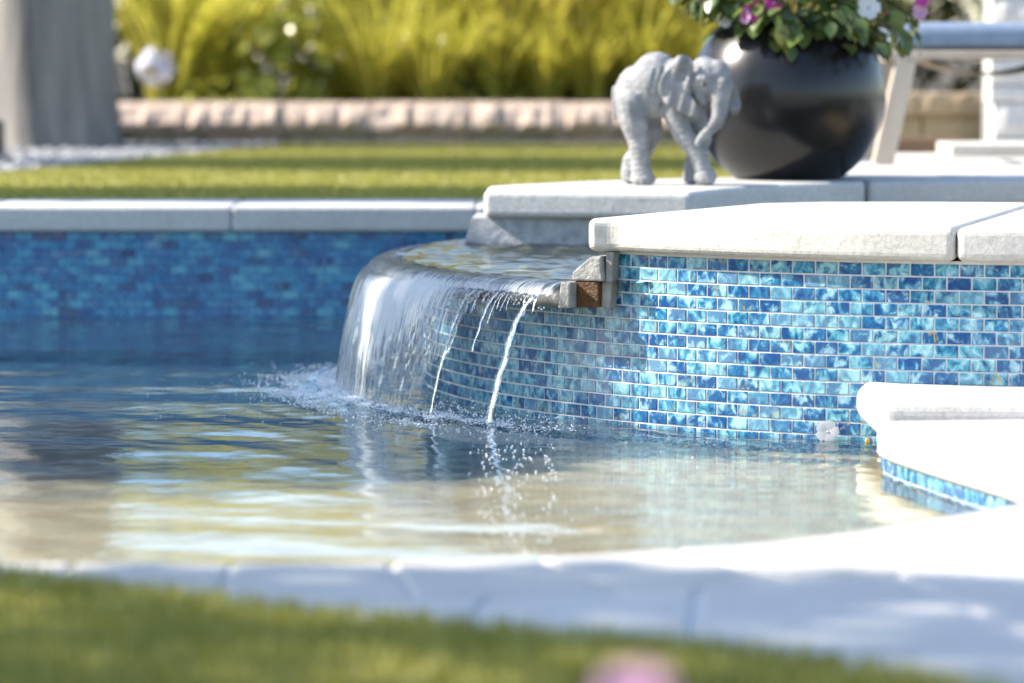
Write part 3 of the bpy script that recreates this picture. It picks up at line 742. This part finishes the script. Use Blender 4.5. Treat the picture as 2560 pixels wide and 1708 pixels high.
# ------------------------------------------------------------------ elephant statue
EK = .000243
E0 = Vector((.3965, 10.03, Z_COP + .0005))
def ev(u, w, d): return Vector(((u - 700) * EK, -(d) * EK, (1490 - w) * EK))
ele = thing('elephant_statue', 'grey cast elephant statue walking on the spa coping', 'statue', E0)
b = MB()
def ell(u, w, d, ru, rw, rd): b.ball(ev(u, w, d), (ru * EK, rd * EK, rw * EK), 20, 14)
def chain(pts_):
    for (p, q) in zip(pts_[:-1], pts_[1:]):
        n = 7
        for i in range(n + 1):
            t = i / n; c = [p[k] * (1 - t) + q[k] * t for k in range(4)]
            b.ball(ev(c[0], c[1], c[2]), c[3] * EK, 14, 9)
ell(390, 530, -80, 235, 300, 235); ell(560, 430, 0, 270, 310, 255); ell(770, 470, 60, 190, 310, 225)
ell(590, 270, -10, 215, 180, 170); ell(600, 620, 0, 270, 170, 215); ell(920, 640, 70, 150, 200, 150)
chain([(800, 380, 100, 200), (1040, 380, 215, 165)])
ell(1120, 370, 235, 180, 205, 185); ell(1220, 320, 265, 140, 145, 140); ell(1065, 540, 260, 95, 115, 100); ell(1090, 250, 200, 140, 110, 130)
chain([(1265, 440, 320, 125), (1245, 590, 350, 100), (1240, 720, 360, 88), (1205, 830, 365, 74), (1120, 920, 360, 57), (1050, 985, 355, 46), (1015, 1040, 350, 40)])
chain([(330, 640, 60, 180), (360, 850, 80, 148), (400, 1000, 80, 118), (415, 1150, 80, 106), (425, 1300, 80, 106), (440, 1400, 85, 118)])
ell(450, 1432, 95, 138, 72, 130)
chain([(500, 740, -190, 160), (560, 930, -200, 115), (480, 1100, -200, 108), (345, 1250, -190, 108), (320, 1380, -190, 100)]); ell(330, 1420, -180, 105, 75, 100)
chain([(770, 650, 130, 140), (800, 800, 150, 118), (870, 950, 170, 112), (965, 1080, 190, 104), (1045, 1200, 200, 98), (1075, 1320, 210, 100)])
ell(1100, 1400, 218, 128, 92, 118)
chain([(990, 780, -60, 140), (1080, 1000, -60, 108), (1030, 1150, -60, 95), (965, 1300, -50, 84), (955, 1410, -50, 84)]); ell(960, 1430, -45, 92, 62, 90)
chain([(155, 470, -90, 30), (142, 560, -100, 24), (150, 680, -95, 20), (172, 800, -80, 16)])
chain([(1030, 360, 380, 40), (1080, 375, 395, 38)])       # brow
for (tu, td) in ((380, 190), (440, 208), (500, 195)): ell(tu, 1455, td, 30, 34, 22)
for (tu, td) in ((1060, 320), (1120, 325), (1175, 300)): ell(tu, 1440, td, 30, 36, 20)
me = bpy.data.meshes.new('body'); me.from_pydata(b.v, [], b.f)
tmp = bpy.data.objects.new('tmp', me); col.objects.link(tmp)
rm = tmp.modifiers.new('r', 'REMESH'); rm.mode = 'VOXEL'; rm.voxel_size = .0032; rm.use_smooth_shade = True
sm = tmp.modifiers.new('s', 'SMOOTH'); sm.iterations = 5; sm.factor = .6
dg = bpy.context.evaluated_depsgraph_get(); body_me = bpy.data.meshes.new_from_object(tmp.evaluated_get(dg)); bpy.data.objects.remove(tmp)
co = np.empty(len(body_me.vertices) * 3, np.float32); body_me.vertices.foreach_get('co', co); co = co.reshape(-1, 3)
no = np.empty(len(body_me.vertices) * 3, np.float32); body_me.vertices.foreach_get('normal', no); no = no.reshape(-1, 3)
for i in range(len(co)):
    x, y, z = co[i]; u = 700 + x / EK; w = 1490 - z / EK
    dsp = .0012 * noise.noise(Vector((x * 60, y * 60, z * 90))) + .0008 * noise.noise(Vector((x * 160, y * 160, z * 260)))
    if u > 960 and 480 < w < 1080: dsp += .0011 * math.sin(w * .16 + u * .05)          # rings of the trunk
    if w > 1000 and u < 950 or w > 1080: dsp += .0008 * math.sin(w * .11 + u * .02)    # ankle folds
    if 500 < u < 760 and 250 < w < 700: dsp += .0014 * math.sin(u * .075 + w * .02)     # flank folds
    co[i] += no[i] * dsp
co[:, 2] = np.maximum(co[:, 2], 0)
body_me.vertices.foreach_set('co', co.ravel()); body_me.update(); body_me.materials.clear(); body_me.name = 'body'
obj('body', body_me, M_ele, ele, True)
def ear(outline, ctr, depth_fn, name='ear'):
    ol = smooth_line([(p[0], p[1]) for p in outline] + [(outline[0][0], outline[0][1])], 4)[:-1]; nO = len(ol); K = 9
    vv = [ev(ctr[0], ctr[1], depth_fn(ctr[0], ctr[1], 0))]
    for k in range(1, K + 1):
        t = k / K
        for p in ol:
            u = ctr[0] + (p.x - ctr[0]) * t; w = ctr[1] + (p.y - ctr[1]) * t; vv.append(ev(u, w, depth_fn(u, w, t)))
    ff = [(0, 1 + j, 1 + (j + 1) % nO) for j in range(nO)]
    ff += [(1 + k * nO + j, 1 + (k + 1) * nO + j, 1 + (k + 1) * nO + (j + 1) % nO, 1 + k * nO + (j + 1) % nO) for k in range(K - 1) for j in range(nO)]
    m = MB(); m.add(vv, ff); o = m.build(name, M_ele, ele, True)
    s = o.modifiers.new('s', 'SOLIDIFY'); s.thickness = .0050; s.offset = 0
    return o
ear([(905, 130), (965, 230), (940, 400), (945, 540), (1005, 660), (1005, 735), (930, 765), (860, 735), (770, 690), (690, 640), (640, 560), (605, 440), (650, 330), (740, 230), (810, 130)], (840, 420),
    lambda u, w, t: 345 - .16 * (900 - u) + 26 * math.sin(u * .045 + w * .012) * t + (35 if w < 240 else 0) * (1 - t * .3) - (45 if 270 < w < 400 and 770 < u < 900 else 0) * (1 - t))
ear([(1345, 420), (1410, 440), (1470, 620), (1450, 720), (1405, 755), (1365, 720), (1335, 600)], (1400, 600), lambda u, w, t: 190 + 18 * math.sin(w * .03))
m = MB(); m.ball(ev(1075, 428, 405), .0052, 12, 8); m.build('eye', M_eye, ele, True)

# ------------------------------------------------------------------ round black planter with flowers
PX, PY, PR = .738, 10.46, .262
pot = thing('planter_pot', 'large glossy black spherical planter on the spa coping', 'planter', (PX, PY, Z_COP + .0005))
prof = [(.0, .0), (.138, .0), (.146, .004)]
zc = .2225
for i in range(1, 30):
    th = -math.asin((zc - .004) / PR) + i / 29 * (math.asin((zc - .004) / PR) + R(50)); prof.append((PR * math.cos(th), zc + PR * math.sin(th)))
rt = prof[-1]; prof += [(rt[0] - .004, rt[1] + .006), (rt[0] - .014, rt[1] + .004), (rt[0] - .018, rt[1] - .02), (rt[0] - .018, rt[1] - .05)]
m = MB(); m.lathe(prof[1:], k=96); m.build('bowl', M_pot, pot, True)
m = MB(); m.lathe([(rt[0] - .017, rt[1] - .055), (rt[0] - .017, rt[1] - .03)], k=48); m.build('soil', M_soil, pot)
Z_RIM = Z_COP + rt[1]
LEAF_V = [(0, 0, 0), (.28, .25, .05), (.36, .52, .03), (.22, .82, -.06), (0, 1, -.18), (-.22, .82, -.06), (-.36, .52, .03), (-.28, .25, .05), (0, .3, -.04), (0, .65, -.06)]
LEAF_F = [(0, 1, 8), (0, 8, 7), (1, 2, 9), (1, 9, 8), (7, 8, 9), (7, 9, 6), (2, 3, 9), (3, 4, 9), (9, 4, 5), (9, 5, 6)]
plant = thing('flowering_plant', 'bushy leafy plant with magenta and white blossoms in the black planter', 'plant', (PX, PY, Z_RIM - .03))
def rand_leaf_cloud(n, center, rad, size, squash=(1, 1, 1), hang=.3):
    dirs = rng.normal(size=(n, 3)); dirs /= np.linalg.norm(dirs, axis=1)[:, None]
    rr_ = rng.uniform(.45, 1, n) ** .5
    p = dirs * rr_[:, None] * np.array(rad) * np.array(squash) + np.array(center)
    rz = np.arctan2(dirs[:, 1], dirs[:, 0]) - math.pi / 2 + rng.normal(0, .7, n)
    tilt = rng.normal(-hang, .5, n)
    s = size * rng.uniform(.6, 1.25, n)
    return p, np.stack([s, s, s], 1), rz, tilt
p1, s1, z1, t1 = rand_leaf_cloud(900, (0, 0, .09), (.31, .26, .16), .052)
keep = (np.hypot(p1[:, 0], p1[:, 1]) < .20) | (p1[:, 2] > -.02 + .10 * (p1[:, 0] < -.1))
p2 = []  # skirt of leaves hanging over the rim
n = 330; a = rng.uniform(0, 6.28, n); rr = rng.uniform(.15, .30, n) + .05 * (np.cos(a) > .3) + .05 * (np.cos(a) < -.5); zz = rng.uniform(-.035, .07, n) - .02 * (rr < .22)
p2 = np.stack([rr * np.cos(a), rr * np.sin(a), zz], 1); zz = np.where(np.cos(a) < -.25, zz * .5 + .075, zz); rr = np.where(np.cos(a) < -.25, np.minimum(rr, .24), rr)
p2 = np.stack([rr * np.cos(a), rr * np.sin(a), zz], 1); s = .052 * rng.uniform(.6, 1.2, n)
P_ = np.concatenate([p1[keep], p2]); S_ = np.concatenate([s1[keep], np.stack([s, s, s], 1)]); RZ = np.concatenate([z1[keep], a - math.pi / 2 + rng.normal(0, .5, n)]); TI = np.concatenate([t1[keep], rng.normal(-.8, .4, n)])
tag(obj('foliage', strew('foliage', LEAF_V, LEAF_F, P_, S_, RZ, TI), M_potleaf, plant, True), kind='stuff')
def stems(name, parent, tips, base=(0, 0, -.03), mat=M_stem, r=.003):
    m = MB()
    for t_ in tips:
        t_ = Vector(t_); b_ = Vector(base); mid = b_.lerp(t_, .55) + Vector((0, 0, .04)); m.tube([b_, mid, t_], [r, r * .8, r * .5], 5)
    return m.build(name, mat, parent, True)
stems('stems', plant, [P_[i] for i in range(0, len(P_), 24)])
def blossom(name, center, facing, size, mat, parent, petals=5, eye=None):
    f = Vector(facing).normalized(); q = f.to_track_quat('Z', 'Y'); m = MB()
    for i in range(petals):
        a = 2 * math.pi * i / petals; ca, sa = math.cos(a), math.sin(a)
        pr = [(.06, -.05, 0), (.06, .05, 0), (.30, .24, .05), (.30, -.24, .05), (.36, 0, .09), (.48, .20, .06), (.48, -.20, .06), (.52, .0, .04)]
        vv = [Vector(center) + q @ (Vector((x * ca - y * sa, x * sa + y * ca, z)) * size) for x, y, z in pr]
        m.add(vv, [(0, 1, 2, 4), (0, 4, 3), (4, 2, 5, 7), (3, 4, 7, 6)])
    o = m.build(name, mat, parent, True)
    e = MB(); e.ball(Vector(center) + f * size * .03, size * .05, 8, 5); e.build('flower_eye', M_petal_w if mat is not M_petal_w else M_petal_l, o)
    return o
def flo(px, py, dY=-.20): 
    Yp = PY + dY; return Vector(((px - 1280) / 9760 * Yp - PX, dY, CAM_H - (py - 100) / 9760 * Yp - (Z_RIM - .03)))
for px, py, f, s, mt in [(1880, 30, (-.3, -1, .3), .056, M_petal_m), (1932, 10, (.1, -1, .4), .052, M_petal_m), (1862, 42, (-.8, -.7, .1), .04, M_petal_p), (2168, 20, (.1, -1, .2), .062, M_petal_w),
                         (2295, 30, (.5, -1, .2), .046, M_petal_p), (2300, -2, (.3, -1, .5), .046, M_petal_m), (2215, 32, (.6, -.6, 0), .026, M_petal_m), (1815, 48, (-.6, -.8, .4), .05, M_petal_w), (1840, 28, (-.6, -.8, .2), .04, M_petal_w),
                         (2000, -40, (0, -1, .6), .055, M_petal_w), (2090, -60, (0, -1, .6), .055, M_petal_m), (1780, -30, (-.4, -1, .6), .05, M_petal_p)]:
    blossom('blossom', flo(px, py, -.235 if 1850 < px < 2200 else -.12), f, s, mt, plant)

# ------------------------------------------------------------------ low garden wall behind the lawn
gw = thing('garden_wall', 'low garden wall with rough pinkish cap blocks behind the lawn', 'wall', (0, 17.9, Z_LAWN))
def rough_block(name, x0, x1, y0, y1, z0, z1, amp, mat, parent, seed, lean=0.0):
    nx, nz = max(4, int((x1 - x0) / .035)), max(3, int((z1 - z0) / .03))
    vv = []; 
    for j in range(nz + 1):
        for i in range(nx + 1):
            x = x0 + (x1 - x0) * i / nx; z = z0 + (z1 - z0) * j / nz
            e = min(i, nx - i, j, nz - j)
            y = y0 - (amp * (.45 + noise.noise(Vector((x * 17, z * 11, seed)))) if e else 0)
            vv.append((x, y + lean * (j / nz) ** 1.6, z))
    k = nx + 1; ff = [(j * k + i, j * k + i + 1, (j + 1) * k + i + 1, (j + 1) * k + i) for j in range(nz) for i in range(nx)]
    nb = len(vv); vv += [(x0, y1, z0), (x1, y1, z0), (x1, y1, z1), (x0, y1, z1)]
    top = [nz * k + i for i in range(k)]; bot = list(range(k)); lft = [j * k for j in range(nz + 1)]; rgt = [j * k + nx for j in range(nz + 1)]
    ff += [tuple(top) + (nb + 2, nb + 3), tuple(bot[::-1]) + (nb, nb + 1), tuple(lft) + (nb + 3, nb), tuple(rgt[::-1]) + (nb + 1, nb + 2)]
    m = MB(); m.add(vv, ff); return m.build(name, mat, parent)
x = -3.2; i = 0
while x < 2.0:
    L = .40 + .06 * random.random()
    rough_block('cap_block', x + .003, x + L - .003, -.13, .20, .075 + .004 * random.random(), .195 + .004 * random.random(), .06, M_pinkblock, gw, i, lean=.11); x += L; i += 1
x = -3.4
while x < 2.0:
    L = .36 + .08 * random.random()
    rough_block('wall_block', x + .004, x + L - .004, -.06, .16, -.03, .0745, .03, M_greyblock if random.random() < .7 else M_pinkblock, gw, i); x += L; i += 1

# ------------------------------------------------------------------ planting behind the wall
def strap_clump(n, h, spread, w, seed):
    rd = random.Random(seed); m = MB()
    for i in range(n):
        az = rd.uniform(0, 6.28); L = h * rd.uniform(.6, 1.15); lean = rd.uniform(.08, 1.0) * spread; r0 = rd.uniform(0, .10); ww = w * rd.uniform(.6, 1.3); droop = rd.uniform(.1, .9)
        vv = []; K = 6; tw = rd.uniform(-.6, .6)
        for k in range(K + 1):
            t = k / K; rr = r0 + lean * L * (t ** 1.5); z = L * (t - droop * .55 * t ** 3)
            wd = ww * (1 - t ** 2.5) * (.6 + .4 * min(1, t * 4)) + .0008
            c, s = math.cos(az), math.sin(az); q = az + math.pi / 2 + tw * t
            for sg in (-1, 1): vv.append((rr * c + sg * wd * math.cos(q), rr * s + sg * wd * math.sin(q), z))
        m.add(vv, [(2 * k, 2 * k + 1, 2 * k + 3, 2 * k + 2) for k in range(K)])
    return m
protos = []
for s in range(4):
    for mt in (M_strap, M_strap_dry if s < 3 else M_strap_pale):
        q = strap_clump(150, 1.05, .85, .0125, s * 7 + (mt is M_strap)); me = bpy.data.meshes.new('leaves'); me.from_pydata(q.v, [], q.f); me.materials.append(mt)
        me.polygons.foreach_set('use_smooth', [True] * len(me.polygons)); protos.append(me)
def clump(x, y, sc, k, label, group, z=Z_LAWN + .12):
    t = thing('strap_leaf_plant', label, 'plant', (x, y, z), group); t.scale = (sc, sc, sc); t.rotation_euler.z = random.uniform(0, 6.28)
    o = obj('leaves', protos[k], None, t)
# left upright clump beside trunk, then the golden mass
clump(-1.62, 18.55, 1.05, 0, 'upright green strap-leaf clump beside the grey trunk', None)
clump(-1.45, 18.95, 1.15, 6, 'tall strap-leaf clump behind the one beside the trunk', None)
gi = 0
for row, (yy, sc, st) in enumerate([(18.40, .62, .25), (18.85, 1.0, .29), (19.4, 1.75, .34)]):
    x = -.62 + row * .07
    while x < 1.7:
        clump(x + random.uniform(-.06, .06), yy + random.uniform(-.1, .1), sc * random.uniform(.88, 1.12), random.choice([0, 2, 4, 6, 1, 3, 7, 5]) if row else random.choice([0, 4, 2, 6, 1, 7]),
              ['short golden strap-leaf clump spilling over the low wall', 'golden strap-leaf clump in the middle of the bed', 'tall golden strap-leaf clump at the back of the bed'][row], ['front row of golden clumps', 'middle row of golden clumps', 'back row of golden clumps'][row]); x += st; gi += 1
def leaf_shrub(name, label, loc, n, rad, size, mat, group=None, hang=.4, trunk=True):
    t = thing(name, label, 'shrub', loc, group)
    p, s, rz, ti = rand_leaf_cloud(n, (0, 0, rad[2] * .95), rad, size, hang=hang)
    tag(obj('foliage', strew('foliage', LEAF_V, LEAF_F, p, s, rz, ti), mat, t, True), kind='stuff')
    if trunk: stems('stems', t, [p[i] for i in range(0, n, max(1, n // 24))], (0, 0, -.02), M_stem, .008)
    return t
leaf_shrub('broadleaf_shrub', 'fresh green broad-leaved shrub left of the golden clumps', (-1.08, 18.62, Z_LAWN + .05), 170, (.36, .30, .34), .15, M_shrub)
leaf_shrub('broadleaf_shrub', 'larger broad-leaved shrub rising behind the fresh green one', (-.78, 19.15, Z_LAWN + .05), 230, (.46, .35, .52), .16, M_shrub)
leaf_shrub('broadleaf_shrub', 'small green shrub at the foot of the left strap-leaf clump', (-1.32, 18.35, Z_LAWN + .05), 120, (.20, .16, .15), .08, M_shrub)
leaf_shrub('fine_leaf_shrub', 'fine-leaved yellow-green shrub among the golden clumps left of centre', (-.12, 18.5, Z_LAWN + .08), 420, (.26, .2, .26), .07, M_shrub)
leaf_shrub('fine_leaf_shrub', 'fine-leaved yellow-green shrub among the golden clumps near the elephant', (.62, 18.6, Z_LAWN + .08), 480, (.28, .2, .33), .07, M_shrub)
# dark hedge further back, one bush after another
for i, xx in enumerate(np.arange(-4.2, 5.0, 1.15)):
    if 0: pass
    leaf_shrub('hedge_shrub', 'dark evergreen hedge shrub in the deep shade behind the planting', (xx + random.uniform(-.2, .2), 20.9 + random.uniform(-.3, .3), Z_LAWN - .03), 1500, (.85, .65, 1.0), .11, M_dark, 'dark hedge shrubs behind the planting', trunk=True)
# lilac flower head near the trunk
ag = thing('agapanthus_flower', 'pale lilac globe flower on a stalk in front of the shrubs', 'flower', (-1.655, 18.02 + .22, Z_LAWN + .1))
m = MB(); m.tube([(0, 0, 0), (.01, -.02, .12), (.0, -.03, .24)], [.007, .006, .005], 6); m.build('stalk', M_stem, ag, True)
for i in range(46):
    d_ = Vector((random.gauss(0, 1), random.gauss(0, 1), random.gauss(.1, 1))).normalized()
    blossom('floret', Vector((0, -.03, .26)) + d_ * .085 * random.uniform(.75, 1.1), d_, .05, M_petal_l, ag)

# ------------------------------------------------------------------ thick trunk of a palm on the gravel
palm = thing('palm_tree', 'thick grey fibrous tree trunk standing in the gravel bed', 'tree', (-2.03, 17.25, Z_LAWN - .02))
m = MB(); K, H = 40, 26; vv = []
for j in range(H + 1):
    z = 5.2 * (j / H) ** 1.4; rb = .288 + .04 * math.exp(-z / .10) - .012 * z
    for i in range(K):
        a = 2 * math.pi * i / K; rr = rb * (1 + .10 * noise.noise(Vector((math.cos(a) * 2, math.sin(a) * 2, z * .8))) + .035 * noise.noise(Vector((math.cos(a) * 7, math.sin(a) * 7, z * 1.2))))
        vv.append((rr * math.cos(a) - .02 * z, rr * math.sin(a), z))
m.add(vv, [(j * K + i, j * K + (i + 1) % K, (j + 1) * K + (i + 1) % K, (j + 1) * K + i) for j in range(H) for i in range(K)] + [tuple(range(H * K, H * K + K))])
m.build('trunk', M_bark, palm, True)
m = MB()
for i in range(22):
    az = i * 2.4; up = .2 + .9 * (i / 22); L = 2.0
    prev = None; 
    for k in range(1, 15):
        t = k / 14; rr = L * t; z = 5.15 + up * rr - .55 * rr * rr * (1.1 - .3 * up); c, s = math.cos(az), math.sin(az)
        base = Vector((rr * c - .1, rr * s, z))
        for sg in (-1, 1):
            side = Vector((-s, c, 0)) * sg; tip = base + side * .45 * math.sin(math.pi * min(1, t * .9 + .1)) + Vector((c * .18, s * .18, -.14)); w_ = Vector((c, s, 0)) * .022
            m.add([base - w_, base + w_, tip], [(0, 1, 2)])
m.build('crown', M_shrub, palm)
# landscape light at the left edge
ll = thing('landscape_light', 'small black box-shaped garden light on the gravel at the left edge', 'light', (-2.115, 15.85, Z_LAWN))
m = MB(); m.box((0, 0, .078), (.10, .12, .155)); m.build('housing', M_blackmetal, ll, bevel=.012, seg=3)
m = MB(); m.box((0, -.061, .10), (.07, .006, .07)); m.build('lens_plate', M_blackmetal, ll, bevel=.004)

# ------------------------------------------------------------------ right-hand terrace behind the spa
sheet('terrace', [(.86, 10.85), (6, 10.85), (6, 13.72), (.80, 13.72), (.80, 11.2)], .4335, M_deck, thick=.12)
# lounge stool: frame, legs, sling, with a separate cushion
Yc = 11.95
def at(px, py, Yv): return Vector(((px - 1280) / 9760 * Yv, Yv, CAM_H - (py - 100) / 9760 * Yv))
stool = thing('garden_lounger', 'low teak lounger with slanted leg and webbing on the terrace', 'lounger', (1.5, Yc, .4335))
def P3(px, py, Yv): return at(px, py, Yv) - Vector((1.5, Yc, .4335))
def bar(name, p, q, w, d, mat, parent):
    p, q = Vector(p), Vector(q); ax = (q - p).normalized(); sd = ax.cross(Vector((0, 1, 0))).normalized(); up = Vector((0, 1, 0))
    if sd.length < .1: sd = Vector((1, 0, 0))
    vv = [c + sd * (a * w / 2) + up * (e * d / 2) for c in (p, q) for a, e in ((-1, -1), (1, -1), (1, 1), (-1, 1))]
    m = MB(); m.add(vv, [(3, 2, 1, 0), (4, 5, 6, 7), (0, 1, 5, 4), (1, 2, 6, 5), (2, 3, 7, 6), (3, 0, 4, 7)]); return m.build(name, mat, parent, bevel=.004)
zr = P3(2200, 140, Yc).z
bar('side_rail', P3(2200, 138, Yc - .22) , P3(2640, 138, Yc - .22), .026, .05, M_teak, stool)
bar('side_rail', P3(2200, 138, Yc - .22) + Vector((0, .55, 0)), P3(2640, 138, Yc - .22) + Vector((0, .55, 0)), .026, .05, M_teak, stool)
bar('end_rail', P3(2212, 142, Yc - .19), P3(2212, 142, Yc - .19) + Vector((.001, .48, 0)), .03, .03, M_teak, stool)
lt, lb = P3(2262, 150, Yc - .22), Vector(P3(2205, 402, Yc - .22)); lb.z = 0
for dy in (0, .55):
    for sx in (0, 1):
        o = Vector((0, dy, 0)); a, b_ = lt + o, lb + o
        if sx: a = a + Vector((.62, 0, 0)); b_ = b_ + Vector((.78, 0, 0))
        bar('leg', b_, a, .062, .055, M_teak, stool)
m = MB(); vv = []
for i in range(25):
    t = i / 24; u = Vector(P3(2285, 146, Yc)).lerp(P3(2640, 146, Yc), t); sag = -.052 * math.sin(math.pi * min(1, t * 1.0)) ** .8
    for dy in (-.17, .27): vv.append((u.x, u.y + dy, u.z + sag))
m.add(vv, [(2 * i, 2 * i + 1, 2 * i + 3, 2 * i + 2) for i in range(24)]); o = m.build('webbing', M_sling, stool, True); sd = o.modifiers.new('s', 'SOLIDIFY'); sd.thickness = .006
cush_loc = at(2455, 128, Yc + .03); 
cu = thing('seat_cushion', 'blue-grey padded seat cushion on the teak lounger', 'cushion', (cush_loc.x, cush_loc.y, cush_loc.z))
m = MB(); m.box((0, 0, .045), (.60, .52, .085)); o = m.build('padding', M_cushion, cu, True, bevel=.036, seg=6)
# raised white slab, timber sleeper, tan block wall, stacked stone pillar
sl = at(2480, 392, 13.0)
m = MB(); m.box((0, 0, .019), (.36, .45, .038)); o = m.build('paving_slab', M_deck, None, bevel=.004); o.location = (at(2510, 400, 12.6).x, 12.75, .434); tag(o, 'thick pale paving slab in front of the stone pillar', 'slab')
m = MB(); m.box((0, 0, .024), (.42, .10, .048)); o = m.build('timber_sleeper', M_sleeper, None, bevel=.005); o.location = (at(2250, 380, 13.0).x, 13.0, .434); tag(o, 'dark brown timber sleeper lying behind the lounger leg', 'sleeper')
tw = thing('block_wall', 'low tan block wall between lounger leg and stone pillar', 'wall', (0, 14.2, .30))
i = 0
for r_, (za, zb) in enumerate([(.0, .135), (.137, .235), (.237, .315)]):
    x = 1.0 - .2 * (r_ % 2)
    while x < 2.6:
        L = .34 if r_ < 2 else .46
        rough_block('wall_block', x + .003, x + L - .003, -.08 - (.03 if r_ == 2 else 0), .12, za, zb, .008, M_tanblock, tw, 40 + i); x += L; i += 1
pl = thing('stone_pillar', 'pale stacked stone pillar at the right edge behind the lounger', 'pillar', (1.90, 13.75, .30))
z = 0; i = 0; hs = [.10, .07, .12, .06, .09, .11]
while z < 1.75:
    hgt = hs[i % 6]; jx = random.uniform(-.008, .008); split = random.uniform(-.1, .1)
    rough_block('stone', -.235 + jx, split - .002, -.21, .0, z + .002, z + hgt - .002, .018, M_white_stone, pl, 80 + i)
    rough_block('stone', split + .002, .24 + jx, -.21, .0, z + .002, z + hgt - .002, .018, M_white_stone, pl, 180 + i); z += hgt; i += 1
m = MB(); m.box((0, .1, .87), (.44, .24, 1.74)); m.build('core', M_mortar, pl)
m = MB(); m.box((0, 0, 1.79), (.56, .50, .06)); m.build('cap', M_white_stone, pl, bevel=.008)

# ------------------------------------------------------------------ small things
ff = thing('floating_flower', 'fallen white five-petalled flower floating against the mosaic wall', 'flower', (.637, 7.845, .016))
blossom('petals', (0, 0, .002), (-.2, -.95, .35), .046, M_petal_f, ff)
m = MB(); m.ball((0, 0, 0), (.005, .003, .007), 8, 6); o = m.build('fallen_bud', M_strap_dry, None, True); o.location = (.713, 7.80, .004); tag(o, 'tiny yellowish bud floating in the corner beside the ledge', 'bud')
pf = thing('pink_flower', 'very blurred pink flower close to the lens at the bottom edge', 'flower', (.066, 2.2, .112))
m = MB(); m.tube([(0, 0, 0), (.004, -.01, .16), (0, -.01, .307)], [.003, .0026, .002], 6); m.build('stalk', M_stem, pf, True)
for i in range(6): blossom('petals', (random.uniform(-.012, .012), -.01 + random.uniform(-.012, .012), .304 + i * .003), (random.uniform(-.9, .9), random.uniform(-1, .3), .7), .041, M_petal_p, pf)

# trees to the left, out of the frame, whose shade falls across the lawn and the near deck
def shade_tree(label, x, y, z0, h, rad, n, seed):
    t = thing('shade_tree', label, 'tree', (x, y, z0)); rd = random.Random(seed)
    m = MB(); m.tube([(0, 0, 0), (.05, .02, h * .3), (-.03, .04, h * .62), (.02, 0, h * .9)], [.13, .11, .08, .03], 10)
    for i in range(9):
        a = i * 2.4; zb = h * (.35 + .05 * i); m.tube([(0, 0, zb), (rad[0] * .4 * math.cos(a), rad[1] * .4 * math.sin(a), zb + .25), (rad[0] * .8 * math.cos(a), rad[1] * .8 * math.sin(a), zb + .45)], [.05, .03, .01], 6)
    m.build('trunk', M_treebark, t, True)
    p, s, rz, ti = rand_leaf_cloud(n, (0, 0, h - rad[2] * .6), rad, .16)
    obj('crown', strew('crown', LEAF_V, LEAF_F, p, s, rz, ti), M_shrub, t, True)
def tree_for(sx, sy, dist, z): return sx + LDIR.x / math.hypot(LDIR.x, LDIR.y) * dist, sy + LDIR.y / math.hypot(LDIR.x, LDIR.y) * dist
tx, ty = tree_for(-.1, 4.35, 6.5, 0); shade_tree('leafy tree left of the frame shading the near deck', tx, ty, .02, 6.0, (1.4, .80, 1.5), 2300, 3)
tx, ty = tree_for(-.6, 15.1, 5.5, 0); shade_tree('leafy tree left of the frame shading the middle of the back lawn', tx, ty, .29, 5.3, (1.3, .85, .9), 4600, 5)
tx, ty = tree_for(-.6, 12.15, 5.0, 0); shade_tree('leafy tree left of the frame shading the front of the back lawn', tx, ty, .0, 4.9, (1.2, .46, .9), 3600, 9)
tx, ty = tree_for(-.62, 8.85, 6.0, 0); shade_tree('leafy tree left of the frame shading the spillway', tx, ty, .0, 5.12, (.74, 1.25, .76), 1500, 12)
